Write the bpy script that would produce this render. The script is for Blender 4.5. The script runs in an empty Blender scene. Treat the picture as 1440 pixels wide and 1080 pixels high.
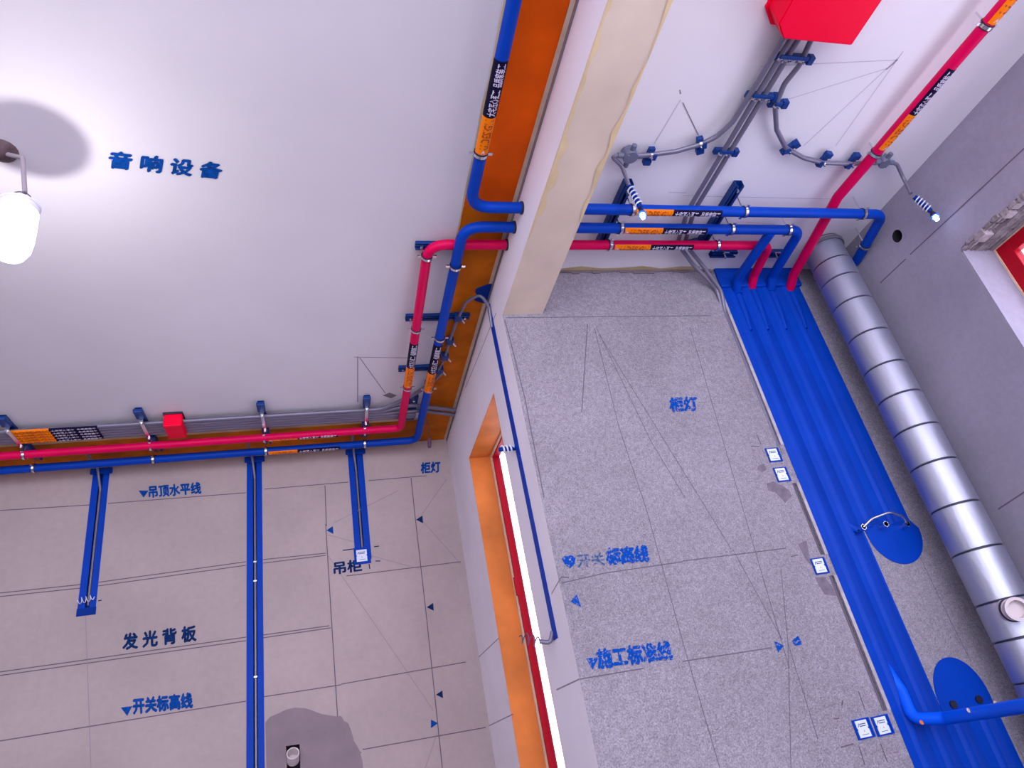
import bpy, bmesh, math, random
from mathutils import Vector, Matrix
random.seed(7)
PI = math.pi
S = bpy.context.scene
COL = S.collection
# ------------------------------------------------------------------ camera, world, lights
F = 976.59                                   # focal length in pixels of the 1440 px wide photo
M = Matrix(((0.93213,-0.30195,-0.20008),(0,0,0),(0,0,0)))   # filled below
def cam_matrix(a, b, c):
    yaw = Matrix(((math.cos(a), math.sin(a), 0), (-math.sin(a), math.cos(a), 0), (0, 0, 1)))
    base = Matrix(((1, 0, 0), (0, 0, -1), (0, 1, 0)))
    pit = Matrix(((1, 0, 0), (0, math.cos(b), math.sin(b)), (0, -math.sin(b), math.cos(b))))
    rol = Matrix(((math.cos(c), -math.sin(c), 0), (math.sin(c), math.cos(c), 0), (0, 0, 1)))
    return rol @ pit @ base @ yaw
M = cam_matrix(-0.31196349, 0.49356623, -0.20532692)
CZ = 0.75                                     # camera height above the floor
cd = bpy.data.cameras.new('camera')
cd.sensor_width = 36; cd.sensor_fit = 'HORIZONTAL'; cd.lens = F / 1440 * 36; cd.clip_start = .02
cam = bpy.data.objects.new('camera', cd); COL.objects.link(cam)
R3 = Matrix((M[0], -M[1], -M[2])).transposed()
cam.matrix_world = Matrix.Translation((0, 0, CZ)) @ R3.to_4x4()
S.camera = cam
w = bpy.data.worlds.new('world'); S.world = w; w.use_nodes = True
w.node_tree.nodes['Background'].inputs[0].default_value = (.85, .83, 1.0, 1)
w.node_tree.nodes['Background'].inputs[1].default_value = 2.7
S.view_settings.view_transform = 'Standard'; S.view_settings.look = 'None'
S.view_settings.gamma = 1; S.view_settings.exposure = 0.92
S.view_settings.use_curve_mapping = False
def bulb(name, loc, power, col, r):
    l = bpy.data.lights.new(name, 'POINT'); l.energy = power; l.color = col; l.shadow_soft_size = r
    o = bpy.data.objects.new(name, l); o.location = loc; COL.objects.link(o)
bulb('work_light', (1.45, -0.7, 2.2), 12, (.97, .95, 1), .10)      # hangs in the right room behind the camera
BULB_POWER = 3
bulb('bulb_light', (-.955, 2.055, 1.972 + CZ - .205), 10.5, (1, .95, .96), .014)

# ------------------------------------------------------------------ planes measured in the photo (metres)
XB, YC, YA, XD = .952, 2.873, 4.879, 3.11      # beam/window wall, near right wall, far left wall, outer right wall
HL, HR, ZB = 2.295 + CZ, 2.33 + CZ, 2.043 + CZ # left ceiling, right ceiling, beam underside
def P(px, py, ax, val):
    """point where the sight line of a photo pixel meets the plane axis=val"""
    d = M.transposed() @ Vector(((px - 720) / F, (py - 540) / F, 1))
    v = val - (CZ if ax == 2 else 0)
    p = d * (v / d[ax]); p.z += CZ
    return p
PA = lambda x, y: P(x, y, 1, YA)
PB = lambda x, y: P(x, y, 0, XB)
PC = lambda x, y: P(x, y, 1, YC)
PD = lambda x, y: P(x, y, 0, XD)

# ------------------------------------------------------------------ materials
MATS = {}
def mat(name, col, rough=.6, metal=0, noise=None, bump=None, emit=None, spec=.5, coat=0):
    if name in MATS: return MATS[name]
    m = bpy.data.materials.new(name); m.use_nodes = True; nt = m.node_tree; N = nt.nodes; L = nt.links
    b = N['Principled BSDF']
    b.inputs['Base Color'].default_value = (*col, 1); b.inputs['Roughness'].default_value = rough
    b.inputs['Metallic'].default_value = metal; b.inputs['Specular IOR Level'].default_value = spec
    if coat: b.inputs['Coat Weight'].default_value = coat; b.inputs['Coat Roughness'].default_value = .15
    tc = N.new('ShaderNodeTexCoord')
    if noise:
        layers = noise if isinstance(noise[0], tuple) else (noise,)
        prev = None
        for (sc, amt, det) in layers:          # (scale, amount, detail)
            t = N.new('ShaderNodeTexNoise'); t.inputs['Scale'].default_value = sc; t.inputs['Detail'].default_value = det
            L.new(tc.outputs['Object'], t.inputs['Vector'])
            mr = N.new('ShaderNodeMapRange'); mr.inputs[1].default_value = .3; mr.inputs[2].default_value = .7
            mr.inputs[3].default_value = 1 - amt; mr.inputs[4].default_value = 1 + amt
            L.new(t.outputs['Fac'], mr.inputs[0])
            mx = N.new('ShaderNodeVectorMath'); mx.operation = 'SCALE'
            if prev is None: mx.inputs[0].default_value = col
            else: L.new(prev, mx.inputs[0])
            L.new(mr.outputs[0], mx.inputs['Scale']); prev = mx.outputs[0]
        L.new(prev, b.inputs['Base Color'])
    if bump:
        t = N.new('ShaderNodeTexNoise'); t.inputs['Scale'].default_value = bump[0]; t.inputs['Detail'].default_value = 4
        L.new(tc.outputs['Object'], t.inputs['Vector'])
        bp = N.new('ShaderNodeBump'); bp.inputs['Strength'].default_value = bump[1]; bp.inputs['Distance'].default_value = bump[2]
        L.new(t.outputs['Fac'], bp.inputs['Height']); L.new(bp.outputs[0], b.inputs['Normal'])
    if emit:
        b.inputs['Emission Color'].default_value = (*emit[0], 1); b.inputs['Emission Strength'].default_value = emit[1]
    MATS[name] = m; return m
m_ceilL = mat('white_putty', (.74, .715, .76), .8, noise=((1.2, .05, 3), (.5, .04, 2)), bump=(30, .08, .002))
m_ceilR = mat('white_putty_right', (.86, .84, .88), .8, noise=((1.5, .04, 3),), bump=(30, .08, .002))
m_wallA = mat('grey_plaster', (.42, .35, .345), .85, noise=((2.2, .07, 5), (.9, .06, 2), (25, .03, 3)), bump=(40, .15, .003))
m_wallB = mat('pale_plaster', (.86, .82, .90), .8, noise=((2, .05, 4),), bump=(40, .12, .003))
m_wallC = mat('rough_plaster', (.305, .282, .33), .95, noise=((3, .07, 4), (1.0, .10, 2), (150, .30, 2), (60, .16, 3)), bump=(110, 1.0, .010))
m_wallD = mat('render_grey', (.285, .265, .34), .9, noise=((2.5, .10, 5), (1.1, .08, 2), (40, .04, 3)), bump=(60, .25, .004))
m_beam = mat('beam_primer', (.80, .66, .53), .85, noise=((2.2, .10, 4), (6, .04, 3)), bump=(40, .12, .003))
m_orange = mat('orange_waterproof', (.70, .088, .0), .55, spec=.1, noise=((1.7, .28, 3), (5, .12, 3)))
m_orangeB = mat('orange_reveal', (.62, .19, .04), .5, spec=.15, noise=((3.5, .25, 4),))
m_cream = mat('cream_edge', (.66, .50, .36), .7, noise=((9, .15, 3),))
m_mauve = mat('mauve_joint', (.22, .18, .21), .9, noise=((12, .15, 3),))
m_yelb = mat('cream_stain', (.82, .64, .36), .8, noise=((5, .12, 3),))
m_yel = mat('ochre_stain', (.60, .47, .25), .8, noise=((5, .2, 3),))
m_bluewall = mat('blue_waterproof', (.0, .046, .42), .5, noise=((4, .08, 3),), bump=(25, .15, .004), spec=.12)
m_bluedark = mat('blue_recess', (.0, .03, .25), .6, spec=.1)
m_bluepipe = mat('blue_sleeve', (.0, .050, .44), .42, noise=((9, .06, 2),), spec=.14)
m_redpipe = mat('magenta_sleeve', (.70, .0, .085), .42, noise=((9, .06, 2),), spec=.14)
m_redbox = mat('red_plastic', (.97, .0, .04), .45, spec=.1)
m_strut = mat('blue_steel', (.003, .04, .22), .4, .0, spec=.3)
m_conduit = mat('grey_conduit', (.20, .19, .265), .38, .35)
m_junc = mat('grey_box', (.16, .18, .27), .5, .2)
m_silver = mat('zinc', (.80, .80, .84), .25, 1)
m_foil = None
m_black = mat('black_rubber', (.012, .010, .03), .5)
m_blacklabel = mat('black_label', (.008, .005, .03), .5, spec=.08)
m_oranglabel = mat('orange_label', (.95, .22, .0), .4, spec=.15)
m_textw = mat('label_white', (.70, .66, .85), .5)
m_texto = mat('label_brown', (.40, .06, .01), .5)
m_ink = mat('blue_stencil', (.0, .058, .30), .7, spec=.1, noise=((60, .3, 3),))
def worn(name, ink, wallc, lo, hi):
    m = mat(name, ink, .8, spec=.1); nt = m.node_tree; N = nt.nodes; b = N['Principled BSDF']; tc = N.new('ShaderNodeTexCoord')
    t = N.new('ShaderNodeTexNoise'); t.inputs['Scale'].default_value = 95; t.inputs['Detail'].default_value = 3; nt.links.new(tc.outputs['Object'], t.inputs[0])
    mr = N.new('ShaderNodeMapRange'); mr.inputs[1].default_value = lo; mr.inputs[2].default_value = hi; nt.links.new(t.outputs[0], mr.inputs[0])
    mx = N.new('ShaderNodeMix'); mx.data_type = 'RGBA'; mx.inputs[6].default_value = (*ink, 1); mx.inputs[7].default_value = (*wallc, 1)
    nt.links.new(mr.outputs[0], mx.inputs[0]); nt.links.new(mx.outputs[2], b.inputs['Base Color']); return m
m_inkC = worn('worn_stencil', (.0, .060, .36), (.27, .26, .31), .56, .68)
m_inkF = worn('faded_stencil', (.04, .09, .22), (.29, .27, .32), .50, .60)
m_inkdark = mat('navy_stencil', (.004, .025, .11), .8, spec=.1, noise=((60, .3, 3),))
m_line = mat('chalk_line', (.13, .10, .14), .9)
m_linel = mat('faint_line', (.30, .25, .31), .9)
m_lineC = mat('scribed_line', (.125, .11, .145), .9)
m_pencil = mat('pencil_line', (.60, .57, .65), .9)
m_white = mat('white_plastic', (.82, .82, .88), .4)
m_card = mat('card_white', (.72, .80, .95), .5)
m_wire = mat('wire_white', (.75, .75, .85), .4)
m_wiredk = mat('wire_dark', (.10, .07, .12), .5)
m_winred = mat('window_red', (.40, .002, .014), .45, spec=.15)
m_dkcond = mat('dark_groove_conduit', (.10, .085, .12), .6)  # darker tone than the conduits outside the groove
m_cable = mat('cable_grey', (.32, .27, .31), .6)
m_pvc = mat('pvc_beige', (.66, .58, .60), .45)
m_hole = mat('hole_shade', (.012, .01, .018), 1)  # near-black colour painted in for the shade inside holes
m_damp = mat('damp_plaster', (.235, .18, .21), .7, noise=((6, .10, 4),))
m_dampC = mat('damp_patch_c', (.165, .14, .185), .8, noise=((30, .2, 3),))
m_crumb = mat('broken_plaster', (.30, .25, .27), .95, noise=((14, .35, 5),), bump=(25, 1, .02))
m_floor = mat('concrete_floor', (.22, .20, .22), .85, noise=((2, .1, 4),))
m_led = mat('led_lens', (1, 1, 1), .3, emit=((.75, .85, 1), 14))
m_ledblue = mat('led_blue', (.02, .10, .9), .3, emit=((.0, .12, 1), .8))
def glow():
    m = bpy.data.materials.new('bulb_glow'); m.use_nodes = True; N = m.node_tree.nodes; N.remove(N['Principled BSDF'])
    a = N.new('ShaderNodeBsdfTransparent'); g = N.new('ShaderNodeEmission'); g.inputs[0].default_value = (1, .95, 1, 1); g.inputs[1].default_value = BULB_POWER
    mx = N.new('ShaderNodeMixShader'); mx.inputs[0].default_value = .45
    m.node_tree.links.new(a.outputs[0], mx.inputs[1]); m.node_tree.links.new(g.outputs[0], mx.inputs[2]); m.node_tree.links.new(mx.outputs[0], N['Material Output'].inputs[0]); return m
m_bulb = glow()
def glass():
    m = bpy.data.materials.new('window_glass'); m.use_nodes = True; nt = m.node_tree; N = nt.nodes
    N.remove(N['Principled BSDF'])
    a = N.new('ShaderNodeBsdfTransparent'); a.inputs[0].default_value = (.93, .93, .96, 1)
    g = N.new('ShaderNodeBsdfGlossy'); g.inputs['Roughness'].default_value = .02
    mx = N.new('ShaderNodeMixShader'); mx.inputs[0].default_value = .06
    nt.links.new(a.outputs[0], mx.inputs[1]); nt.links.new(g.outputs[0], mx.inputs[2])
    nt.links.new(mx.outputs[0], N['Material Output'].inputs[0]); return m
m_glass = glass()
def foil():
    m = mat('foil_jacket', (.44, .46, .57), .46, .85)
    nt = m.node_tree; N = nt.nodes; L = nt.links; b = N['Principled BSDF']
    tc = N.new('ShaderNodeTexCoord')
    mp = N.new('ShaderNodeMapping'); mp.inputs['Scale'].default_value = (6, 6, 1.6); L.new(tc.outputs['Object'], mp.inputs[0])
    t = N.new('ShaderNodeTexNoise'); t.inputs['Scale'].default_value = 3; t.inputs['Detail'].default_value = 2
    t2 = N.new('ShaderNodeTexNoise'); t2.inputs['Scale'].default_value = 55; t2.inputs['Detail'].default_value = 3
    L.new(mp.outputs[0], t.inputs[0]); L.new(tc.outputs['Object'], t2.inputs[0])
    b1 = N.new('ShaderNodeBump'); b1.inputs['Strength'].default_value = .15; b1.inputs['Distance'].default_value = .02
    b2 = N.new('ShaderNodeBump'); b2.inputs['Strength'].default_value = .22; b2.inputs['Distance'].default_value = .003
    L.new(t.outputs[0], b1.inputs['Height']); L.new(t2.outputs[0], b2.inputs['Height'])
    L.new(b1.outputs[0], b2.inputs['Normal']); L.new(b2.outputs[0], b.inputs['Normal'])
    return m
m_foil = foil()

# ------------------------------------------------------------------ helpers
def link(name, bm, m, parent=None, smooth=False, recalc=True):
    if recalc: bmesh.ops.recalc_face_normals(bm, faces=bm.faces)
    me = bpy.data.meshes.new(name); bm.to_mesh(me); bm.free()
    if smooth:
        for p in me.polygons: p.use_smooth = True
        try: me.set_sharp_from_angle(angle=math.radians(38))
        except Exception: pass
    me.materials.append(m)
    o = bpy.data.objects.new(name, me); COL.objects.link(o)
    if parent is not None:
        o.parent = parent; o.matrix_parent_inverse = Matrix.Translation(-parent.location) if parent.type == 'EMPTY' else Matrix()
    return o
def tag(o, label=None, cat=None, group=None, kind=None):
    if label: o['label'] = label
    if cat: o['category'] = cat
    if group: o['group'] = group
    if kind: o['kind'] = kind
    return o
def thing(name, label, cat, loc, group=None):
    o = bpy.data.objects.new(name, None); o.empty_display_size = .05; o.location = loc; COL.objects.link(o)
    return tag(o, label, cat, group)
def box(bm, lo, hi, bev=0):
    lo, hi = [min(a, b) for a, b in zip(lo, hi)], [max(a, b) for a, b in zip(lo, hi)]
    v = [bm.verts.new((x, y, z)) for x in (lo[0], hi[0]) for y in (lo[1], hi[1]) for z in (lo[2], hi[2])]
    fs = [bm.faces.new([v[i] for i in q]) for q in ((0,1,3,2),(4,6,7,5),(0,4,5,1),(2,3,7,6),(0,2,6,4),(1,5,7,3))]
    if bev:
        es = list({e for f in fs for e in f.edges})
        bmesh.ops.bevel(bm, geom=es, offset=bev, segments=2, affect='EDGES', profile=.5)
    return bm
def boxbm(lo, hi, bev=0): return box(bmesh.new(), lo, hi, bev)
def fillet(pts, rad, seg=8):
    pts = [Vector(p) for p in pts]; out = [pts[0]]
    for i in range(1, len(pts) - 1):
        a, b, c = pts[i-1], pts[i], pts[i+1]
        u, v = (a - b), (c - b); lu, lv = u.length, v.length; u.normalize(); v.normalize()
        ang = u.angle(v)
        if ang > PI - .03: out.append(b); continue
        r = rad.get(i, .05) if isinstance(rad, dict) else rad
        d = min(r / math.tan(ang / 2), lu * .48, lv * .48)
        p0, p1 = b + u * d, b + v * d
        for k in range(seg + 1):
            t = k / seg; out.append((1-t)**2 * p0 + 2*t*(1-t) * b + t*t * p1)
    out.append(pts[-1]); return out
def frames(pts):
    T = []
    for i in range(len(pts)):
        a = pts[max(i-1, 0)]; b = pts[min(i+1, len(pts)-1)]; T.append((b - a).normalized())
    n = Vector((0, 0, 1)) if abs(T[0].z) < .9 else Vector((1, 0, 0))
    n = (n - T[0] * n.dot(T[0])).normalized(); out = []
    for t in T:
        n = (n - t * n.dot(t)).normalized(); out.append((t, n, t.cross(n)))
    return out
def tube(bm, pts, r, seg=14, cap=True, radii=None):
    pts = [Vector(p) for p in pts]; fr = frames(pts); rings = []
    for i, (p, (t, n, b)) in enumerate(zip(pts, fr)):
        rr = radii[i] if radii else r
        rings.append([bm.verts.new(p + rr * (math.cos(2*PI*k/seg) * n + math.sin(2*PI*k/seg) * b)) for k in range(seg)])
    for a, b in zip(rings, rings[1:]):
        for k in range(seg): bm.faces.new((a[k], a[(k+1) % seg], b[(k+1) % seg], b[k]))
    if cap: bm.faces.new(rings[0]); bm.faces.new(rings[-1])
    return bm
def tubebm(*a, **k): return tube(bmesh.new(), *a, **k)
def ringbm(c, axis, r0, r1, wdt, seg=20):
    """hollow band around axis"""
    bm = bmesh.new(); axis = Vector(axis).normalized(); c = Vector(c)
    n = Vector((0, 0, 1)) if abs(axis.z) < .9 else Vector((1, 0, 0)); n = (n - axis * n.dot(axis)).normalized(); b = axis.cross(n)
    R = []
    for (rr, s) in ((r0, -1), (r1, -1), (r1, 1), (r0, 1)):
        R.append([bm.verts.new(c + axis * s * wdt / 2 + rr * (math.cos(2*PI*k/seg) * n + math.sin(2*PI*k/seg) * b)) for k in range(seg)])
    for i in range(4):
        a, d = R[i], R[(i+1) % 4]
        for k in range(seg): bm.faces.new((a[k], a[(k+1) % seg], d[(k+1) % seg], d[k]))
    return bm
def merge(*bms):
    out = bms[0]
    for b in bms[1:]:
        me = bpy.data.meshes.new('t'); b.to_mesh(me); b.free(); out.from_mesh(me); bpy.data.meshes.remove(me)
    return out
def coil(p0, p1, r, turns, wr, n=14, lead=0):
    p0, p1 = Vector(p0), Vector(p1); ax = (p1 - p0); L = ax.length; ax.normalize()
    u = ax.orthogonal().normalized(); v = ax.cross(u); pts = []
    for i in range(int(turns * n) + 1):
        t = i / (turns * n); a = 2 * PI * turns * t
        rr = r * min(1, 6 * t + .15, 6 * (1 - t) + .15)
        pts.append(p0 + ax * (L * t) + rr * (math.cos(a) * u + math.sin(a) * v))
    return tubebm(pts, wr, 6)

# flat things drawn on a plane: ax, value, outward normal sign
PL = {'A': (1, YA, -1), 'B': (0, XB, -1), 'C': (1, YC, -1), 'D': (0, XD, -1), 'L': (2, HL, -1), 'R': (2, HR, -1)}
def onp(pl, x, y, off=0):
    ax, v, s = PL[pl]; p = P(x, y, ax, v); p[ax] = v + s * off; return p
def poly(bm, pts, thick, nrm):
    """closed thin plate: pts lie on the outer face, thick goes back into the wall"""
    a = [bm.verts.new(p) for p in pts]; b = [bm.verts.new(Vector(p) - Vector(nrm) * thick) for p in pts]
    bm.faces.new(a); bm.faces.new(list(reversed(b))); n = len(a)
    for i in range(n): bm.faces.new((a[i], b[i], b[(i+1) % n], a[(i+1) % n]))
    return bm
def nrm(pl):
    ax, v, s = PL[pl]; n = Vector((0, 0, 0)); n[ax] = s; return n
def plate(name, pl, px, m, parent, off=.002):
    bm = poly(bmesh.new(), [onp(pl, x, y, off) for x, y in px], off * .8, nrm(pl)); return link(name, bm, m, parent)
def lines(name, pl, segs, wid, m, parent, off=.0012):
    bm = bmesh.new(); n = nrm(pl)
    for s in segs:
        p, q = onp(pl, s[0], s[1], off), onp(pl, s[2], s[3], off)
        d = (q - p).normalized().cross(n) * wid / 2
        bm.faces.new([bm.verts.new(x) for x in (p - d, q - d, q + d, p + d)])
    return link(name, bm, m, parent, recalc=False)
TXT = {}
def text_data(s, bold=.03):
    c = bpy.data.curves.new('t', 'FONT'); c.body = s; c.size = 1; c.offset = 0; c.fill_mode = 'FRONT'; c.resolution_u = 2
    o = bpy.data.objects.new('t', c); COL.objects.link(o); bpy.context.view_layer.update()
    me = bpy.data.meshes.new_from_object(o.evaluated_get(bpy.context.evaluated_depsgraph_get()))
    bpy.data.objects.remove(o)
    vs = [v.co.copy() for v in me.vertices]; fs = [list(p.vertices) for p in me.polygons]; bpy.data.meshes.remove(me)
    x0, x1 = min(v.x for v in vs), max(v.x for v in vs); y0, y1 = min(v.y for v in vs), max(v.y for v in vs)
    base = [((v.x - x0) / (x1 - x0), (v.y - y0) / (y1 - y0)) for v in vs]; kx, ky = bold / (x1 - x0), bold / (y1 - y0)
    uv, ff = [], []
    for k, (dx, dy) in enumerate(((0, 0), (1, 0), (-1, 0), (0, 1), (0, -1), (.7, .7), (-.7, -.7))[:7 if bold else 1]):
        off = len(uv); uv += [(a + dx * kx, b + dy * ky, k) for a, b in base]; ff += [[i + off for i in f] for f in fs]
    return uv, ff
def textd(s, bold=.03):
    if (s, bold) not in TXT: TXT[(s, bold)] = text_data(s, bold)
    return TXT[(s, bold)]
def wall_text(name, s, pl, bl, br, tl, m, parent, bold=.03, off=.0022):
    uv, fs = textd(s, bold); o, r, u = (onp(pl, *q, off) for q in (bl, br, tl))
    bm = bmesh.new(); nn = nrm(pl); vs = [bm.verts.new(o + (r - o) * a + (u - o) * b + nn * (.00012 * k)) for a, b, k in uv]
    for f in fs:
        try: bm.faces.new([vs[i] for i in f])
        except ValueError: pass
    return link(name, bm, m, parent, recalc=False)

def wall(name, pl, ur, vr, holes, m, thick=.2, m2=None):
    """slab with rectangular recesses; holes (u0,u1,v0,v1,depth|None=through). u,v = the two axes other than the wall's"""
    ax, val, s = PL[pl]; ua, va = [i for i in range(3) if i != ax]
    def pt(u, v, d):
        p = [0, 0, 0]; p[ua] = u; p[va] = v; p[ax] = val - s * d; return p
    us = sorted({*ur, *[h[0] for h in holes], *[h[1] for h in holes]}); vs = sorted({*vr, *[h[2] for h in holes], *[h[3] for h in holes]})
    us = [u for u in us if ur[0] <= u <= ur[1]]; vs = [v for v in vs if vr[0] <= v <= vr[1]]
    bm = bmesh.new(); cache = {}
    def V(u, v, d):
        k = (round(u, 5), round(v, 5), round(d, 5))
        if k not in cache: cache[k] = bm.verts.new(pt(u, v, d))
        return cache[k]
    def depth(u, v):
        dd = 0
        for h in holes:
            if h[0] < u < h[1] and h[2] < v < h[3]:
                dd = max(dd, thick if h[4] is None else h[4])
        return dd
    D = [[depth((a + b) / 2, (c + d) / 2) for c, d in zip(vs, vs[1:])] for a, b in zip(us, us[1:])]
    nu, nv = len(us) - 1, len(vs) - 1
    for i in range(nu):
        for j in range(nv):
            d = D[i][j]; q = lambda dd: [V(us[i], vs[j], dd), V(us[i+1], vs[j], dd), V(us[i+1], vs[j+1], dd), V(us[i], vs[j+1], dd)]
            if d < thick: bm.faces.new(q(d)); bm.faces.new(list(reversed(q(thick))))
            for (di, dj, e) in ((-1,0,((i,j),(i,j+1))), (1,0,((i+1,j),(i+1,j+1))), (0,-1,((i,j),(i+1,j))), (0,1,((i,j+1),(i+1,j+1)))):
                ii, jj = i + di, j + dj
                nd = D[ii][jj] if 0 <= ii < nu and 0 <= jj < nv else thick
                if nd > d + 1e-6:
                    (a, b), (c, e2) = e
                    bm.faces.new([V(us[a], vs[b], d), V(us[c], vs[e2], d), V(us[c], vs[e2], nd), V(us[a], vs[b], nd)])
    o = link(name, bm, m); tag(o, kind='structure'); return o

# ------------------------------------------------------------------ THE SETTING
floor = tag(link('floor', boxbm((-4.4, -2.2, -.15), (XD + .3, YA + .25, 0)), m_floor), 'raw grey concrete floor of the unfinished flat', kind='structure')
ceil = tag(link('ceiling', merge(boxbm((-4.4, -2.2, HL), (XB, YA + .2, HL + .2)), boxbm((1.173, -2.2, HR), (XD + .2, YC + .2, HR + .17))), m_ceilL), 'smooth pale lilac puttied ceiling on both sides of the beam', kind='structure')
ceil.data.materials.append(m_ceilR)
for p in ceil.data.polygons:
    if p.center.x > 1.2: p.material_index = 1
beam = tag(link('ceiling_beam', boxbm((XB, -2.2, ZB), (1.173, YC + .0, HR + .17)), m_beam), 'beige primed ceiling beam running between the two rooms', kind='structure')
beam.data.materials.append(m_wallB)
for p in beam.data.polygons:
    if p.normal.x < -.5: p.material_index = 1
NST = [0]
def stain(pts):
    NST[0] += 1; bm = bmesh.new(); bm.faces.new([bm.verts.new((x, y, ZB - .0010 - .0004 * NST[0])) for x, y in pts]); link('ochre_stain', bm, m_yelb, beam)
def wavy(x0, amp, ya, yb, sgn, n=16):
    a = [(x0, ya + (yb - ya) * i / n) for i in range(n + 1)]
    b = [(x0 + sgn * amp * math.sin(PI * i / n) * (.65 + .35 * math.sin(i * 1.9 + ya * 7)), ya + (yb - ya) * i / n) for i in range(n, -1, -1)]
    return a + b[1:-1]
for q in ((.9535, .035, -.2, .9, 1), (.9535, .022, 1.0, 1.75, 1), (.9535, .045, 1.5, 2.3, 1), (1.172, .040, -.6, 1.5, -1), (1.172, .030, 1.3, 2.3, -1)): stain(wavy(*q))

# far left wall A with recessed conduit slots and the outlet hole
A_CH = [(-1.50, -1.398, 1.32, 'l'), (-.514, -.412, 0, 'm'), (.195, .305, 1.42, 's')]
holesA = [(c[0] + .040, c[0] + .066, c[2] + CZ if c[2] else 0.0, 2.25 + CZ, .03) for c in A_CH]
h0, h1 = PA(402, 1046), PA(421.5, 1046); holesA.append((h0.x, h1.x, .55, (h0.z + h1.z) / 2, .07))
wa = wall('wall_far_left', 'A', (-4.4, XB), (0, HL), holesA, m_wallA); tag(wa, 'pinkish grey plastered wall at the far end with blue painted chases')
wl = tag(link('wall_left', boxbm((-4.6, -2.2, 0), (-4.4, YA + .2, HL + .2)), m_wallA), 'grey plaster side wall outside the picture on the left', kind='structure')
# window wall B (x = XB)
ywn, ywf, zwt, zws = 3.312, 4.19, 1.82 + CZ, .75 + CZ - 1.2
wb = wall('wall_window', 'B', (YC + .2, YA), (0, HL), [(ywn, ywf, zws, zwt, None)], m_wallB, .2); tag(wb, 'narrow lilac plastered wall with the orange lined window')
# near right wall C
GX = (2.378, 2.491, 2.614, 2.751)             # shoulders of the four chases
gw = .050; gd = .032
holesC = [(GX[0], GX[0] + gw, 0, 2.20 + CZ, gd), (GX[1], GX[1] + gw, 0, 2.20 + CZ, gd),
          (GX[2], GX[2] + gw, .70 + CZ, 2.20 + CZ, gd), (GX[3], GX[3] + gw, .70 + CZ, 2.20 + CZ, gd),
          (GX[2], GX[2] + gw, 0, -.16 + CZ, gd), (GX[3], GX[3] + gw, 0, -.16 + CZ, gd)]
cgx0, cgx1 = 2.262, 2.288
BX = {}
for key, q in {'a': ((1076.7,631),(1093,630),(1099.6,648),(1081.6,651)), 'b': ((1087,658.6),(1104.4,656.7),(1111.7,677),(1093.7,678)),
               'c': ((1138,783),(1160,783),(1167,808),(1145,810)), 'd': ((1198,1012),(1220,1009),(1228,1037),(1208,1041)), 'e': ((1226,1008),(1246,1005),(1255,1031),(1235,1036))}.items():
    pts = [PC(*t) for t in q]; c = sum(pts, Vector()) / 4; BX[key] = c
holesC += [(cgx0, cgx1, BX['a'].z + .05, 2.22 + CZ, .03), (cgx0, cgx1, BX['c'].z + .05, BX['b'].z - .05, .03), (cgx0, cgx1, BX['e'].z + .05, BX['c'].z - .05, .03)]
wc = wall('wall_right', 'C', (XB + .0, XD + .2), (0, HR), holesC, m_wallC, .2); wc.data.materials.append(m_wallB)
for p_ in wc.data.polygons:
    if abs(p_.normal.x) > .9 and p_.center.x < XB + .01: p_.material_index = 1
tag(wc, 'rough speckled grey plaster wall with the four blue pipe chases')
# outer wall D
ywd, zwd = PD(1350, 350).y, PD(1350, 350).z
zwdb = zwd - 1.15
hc = PD(1262, 332)
wd = wall('wall_outer_right', 'D', (-2.2, YC), (0, HR), [(-.4, ywd, zwdb, zwd, None), (hc.y - .04, hc.y + .04, hc.z - .04, hc.z + .04, .12)], m_wallD, .2); tag(wd, 'smooth dark grey rendered wall with a red framed window')
bm = bmesh.new()                              # makes the square pocket a round hole
n = 24; ci = []; co = []
for k in range(n):
    a = 2*PI*k/n; c, s_ = math.cos(a), math.sin(a); q = .0405 / max(abs(c), abs(s_))
    ci.append(bm.verts.new((XD - .0015, hc.y + .033*c, hc.z + .036*s_))); co.append(bm.verts.new((XD - .0015, hc.y + q*c, hc.z + q*s_)))
cb = [bm.verts.new((XD + .1, v.co.y, v.co.z)) for v in ci]
for k in range(n):
    j = (k+1) % n; bm.faces.new((ci[k], ci[j], co[j], co[k]))
    f_ = bm.faces.new((ci[k], cb[k], cb[j], ci[j])); f_.material_index = 1
link('pipe_hole_rim', bm, m_wallD, wd).data.materials.append(m_hole)
link('pipe_hole_back', boxbm((XD + .105, hc.y - .039, hc.z - .039), (XD + .119, hc.y + .039, hc.z + .039)), m_hole, wd)  # blackened back and tunnel: the hole's shade is put into the colour

# orange waterproof band round the left ceiling
bm = bmesh.new()
def strip(x0, x1, y0, y1, z, m, name, par, wob=.006, th=.0015):
    bm = bmesh.new(); n = max(8, int(max(x1 - x0, y1 - y0) / .12)); va = []; vb = []
    for i in range(n + 1):
        t = i / n
        if (y1 - y0) > (x1 - x0): va.append(bm.verts.new((x0 + wob * math.sin(i*1.9) * random.uniform(.3, 1), y0 + (y1-y0)*t, z - th))); vb.append(bm.verts.new((x1, y0 + (y1-y0)*t, z - th)))
        else: va.append(bm.verts.new((x0 + (x1-x0)*t, y0 + wob * math.sin(i*2.3), z - th))); vb.append(bm.verts.new((x0 + (x1-x0)*t, y1, z - th)))
    for i in range(n): bm.faces.new((va[i], vb[i], vb[i+1], va[i+1]))
    return link(name, bm, m, par)
strip(.700, .932, -2.1, 2.35, HL, m_orange, 'orange_paint_band', ceil)
strip(.700, .932, 2.35, YA, HL, mat('ochre_orange_waterproof', (.52, .125, .0), .55, spec=.1, noise=((2.5, .35, 4), (9, .15, 3))), 'orange_paint_band', ceil)
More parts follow.
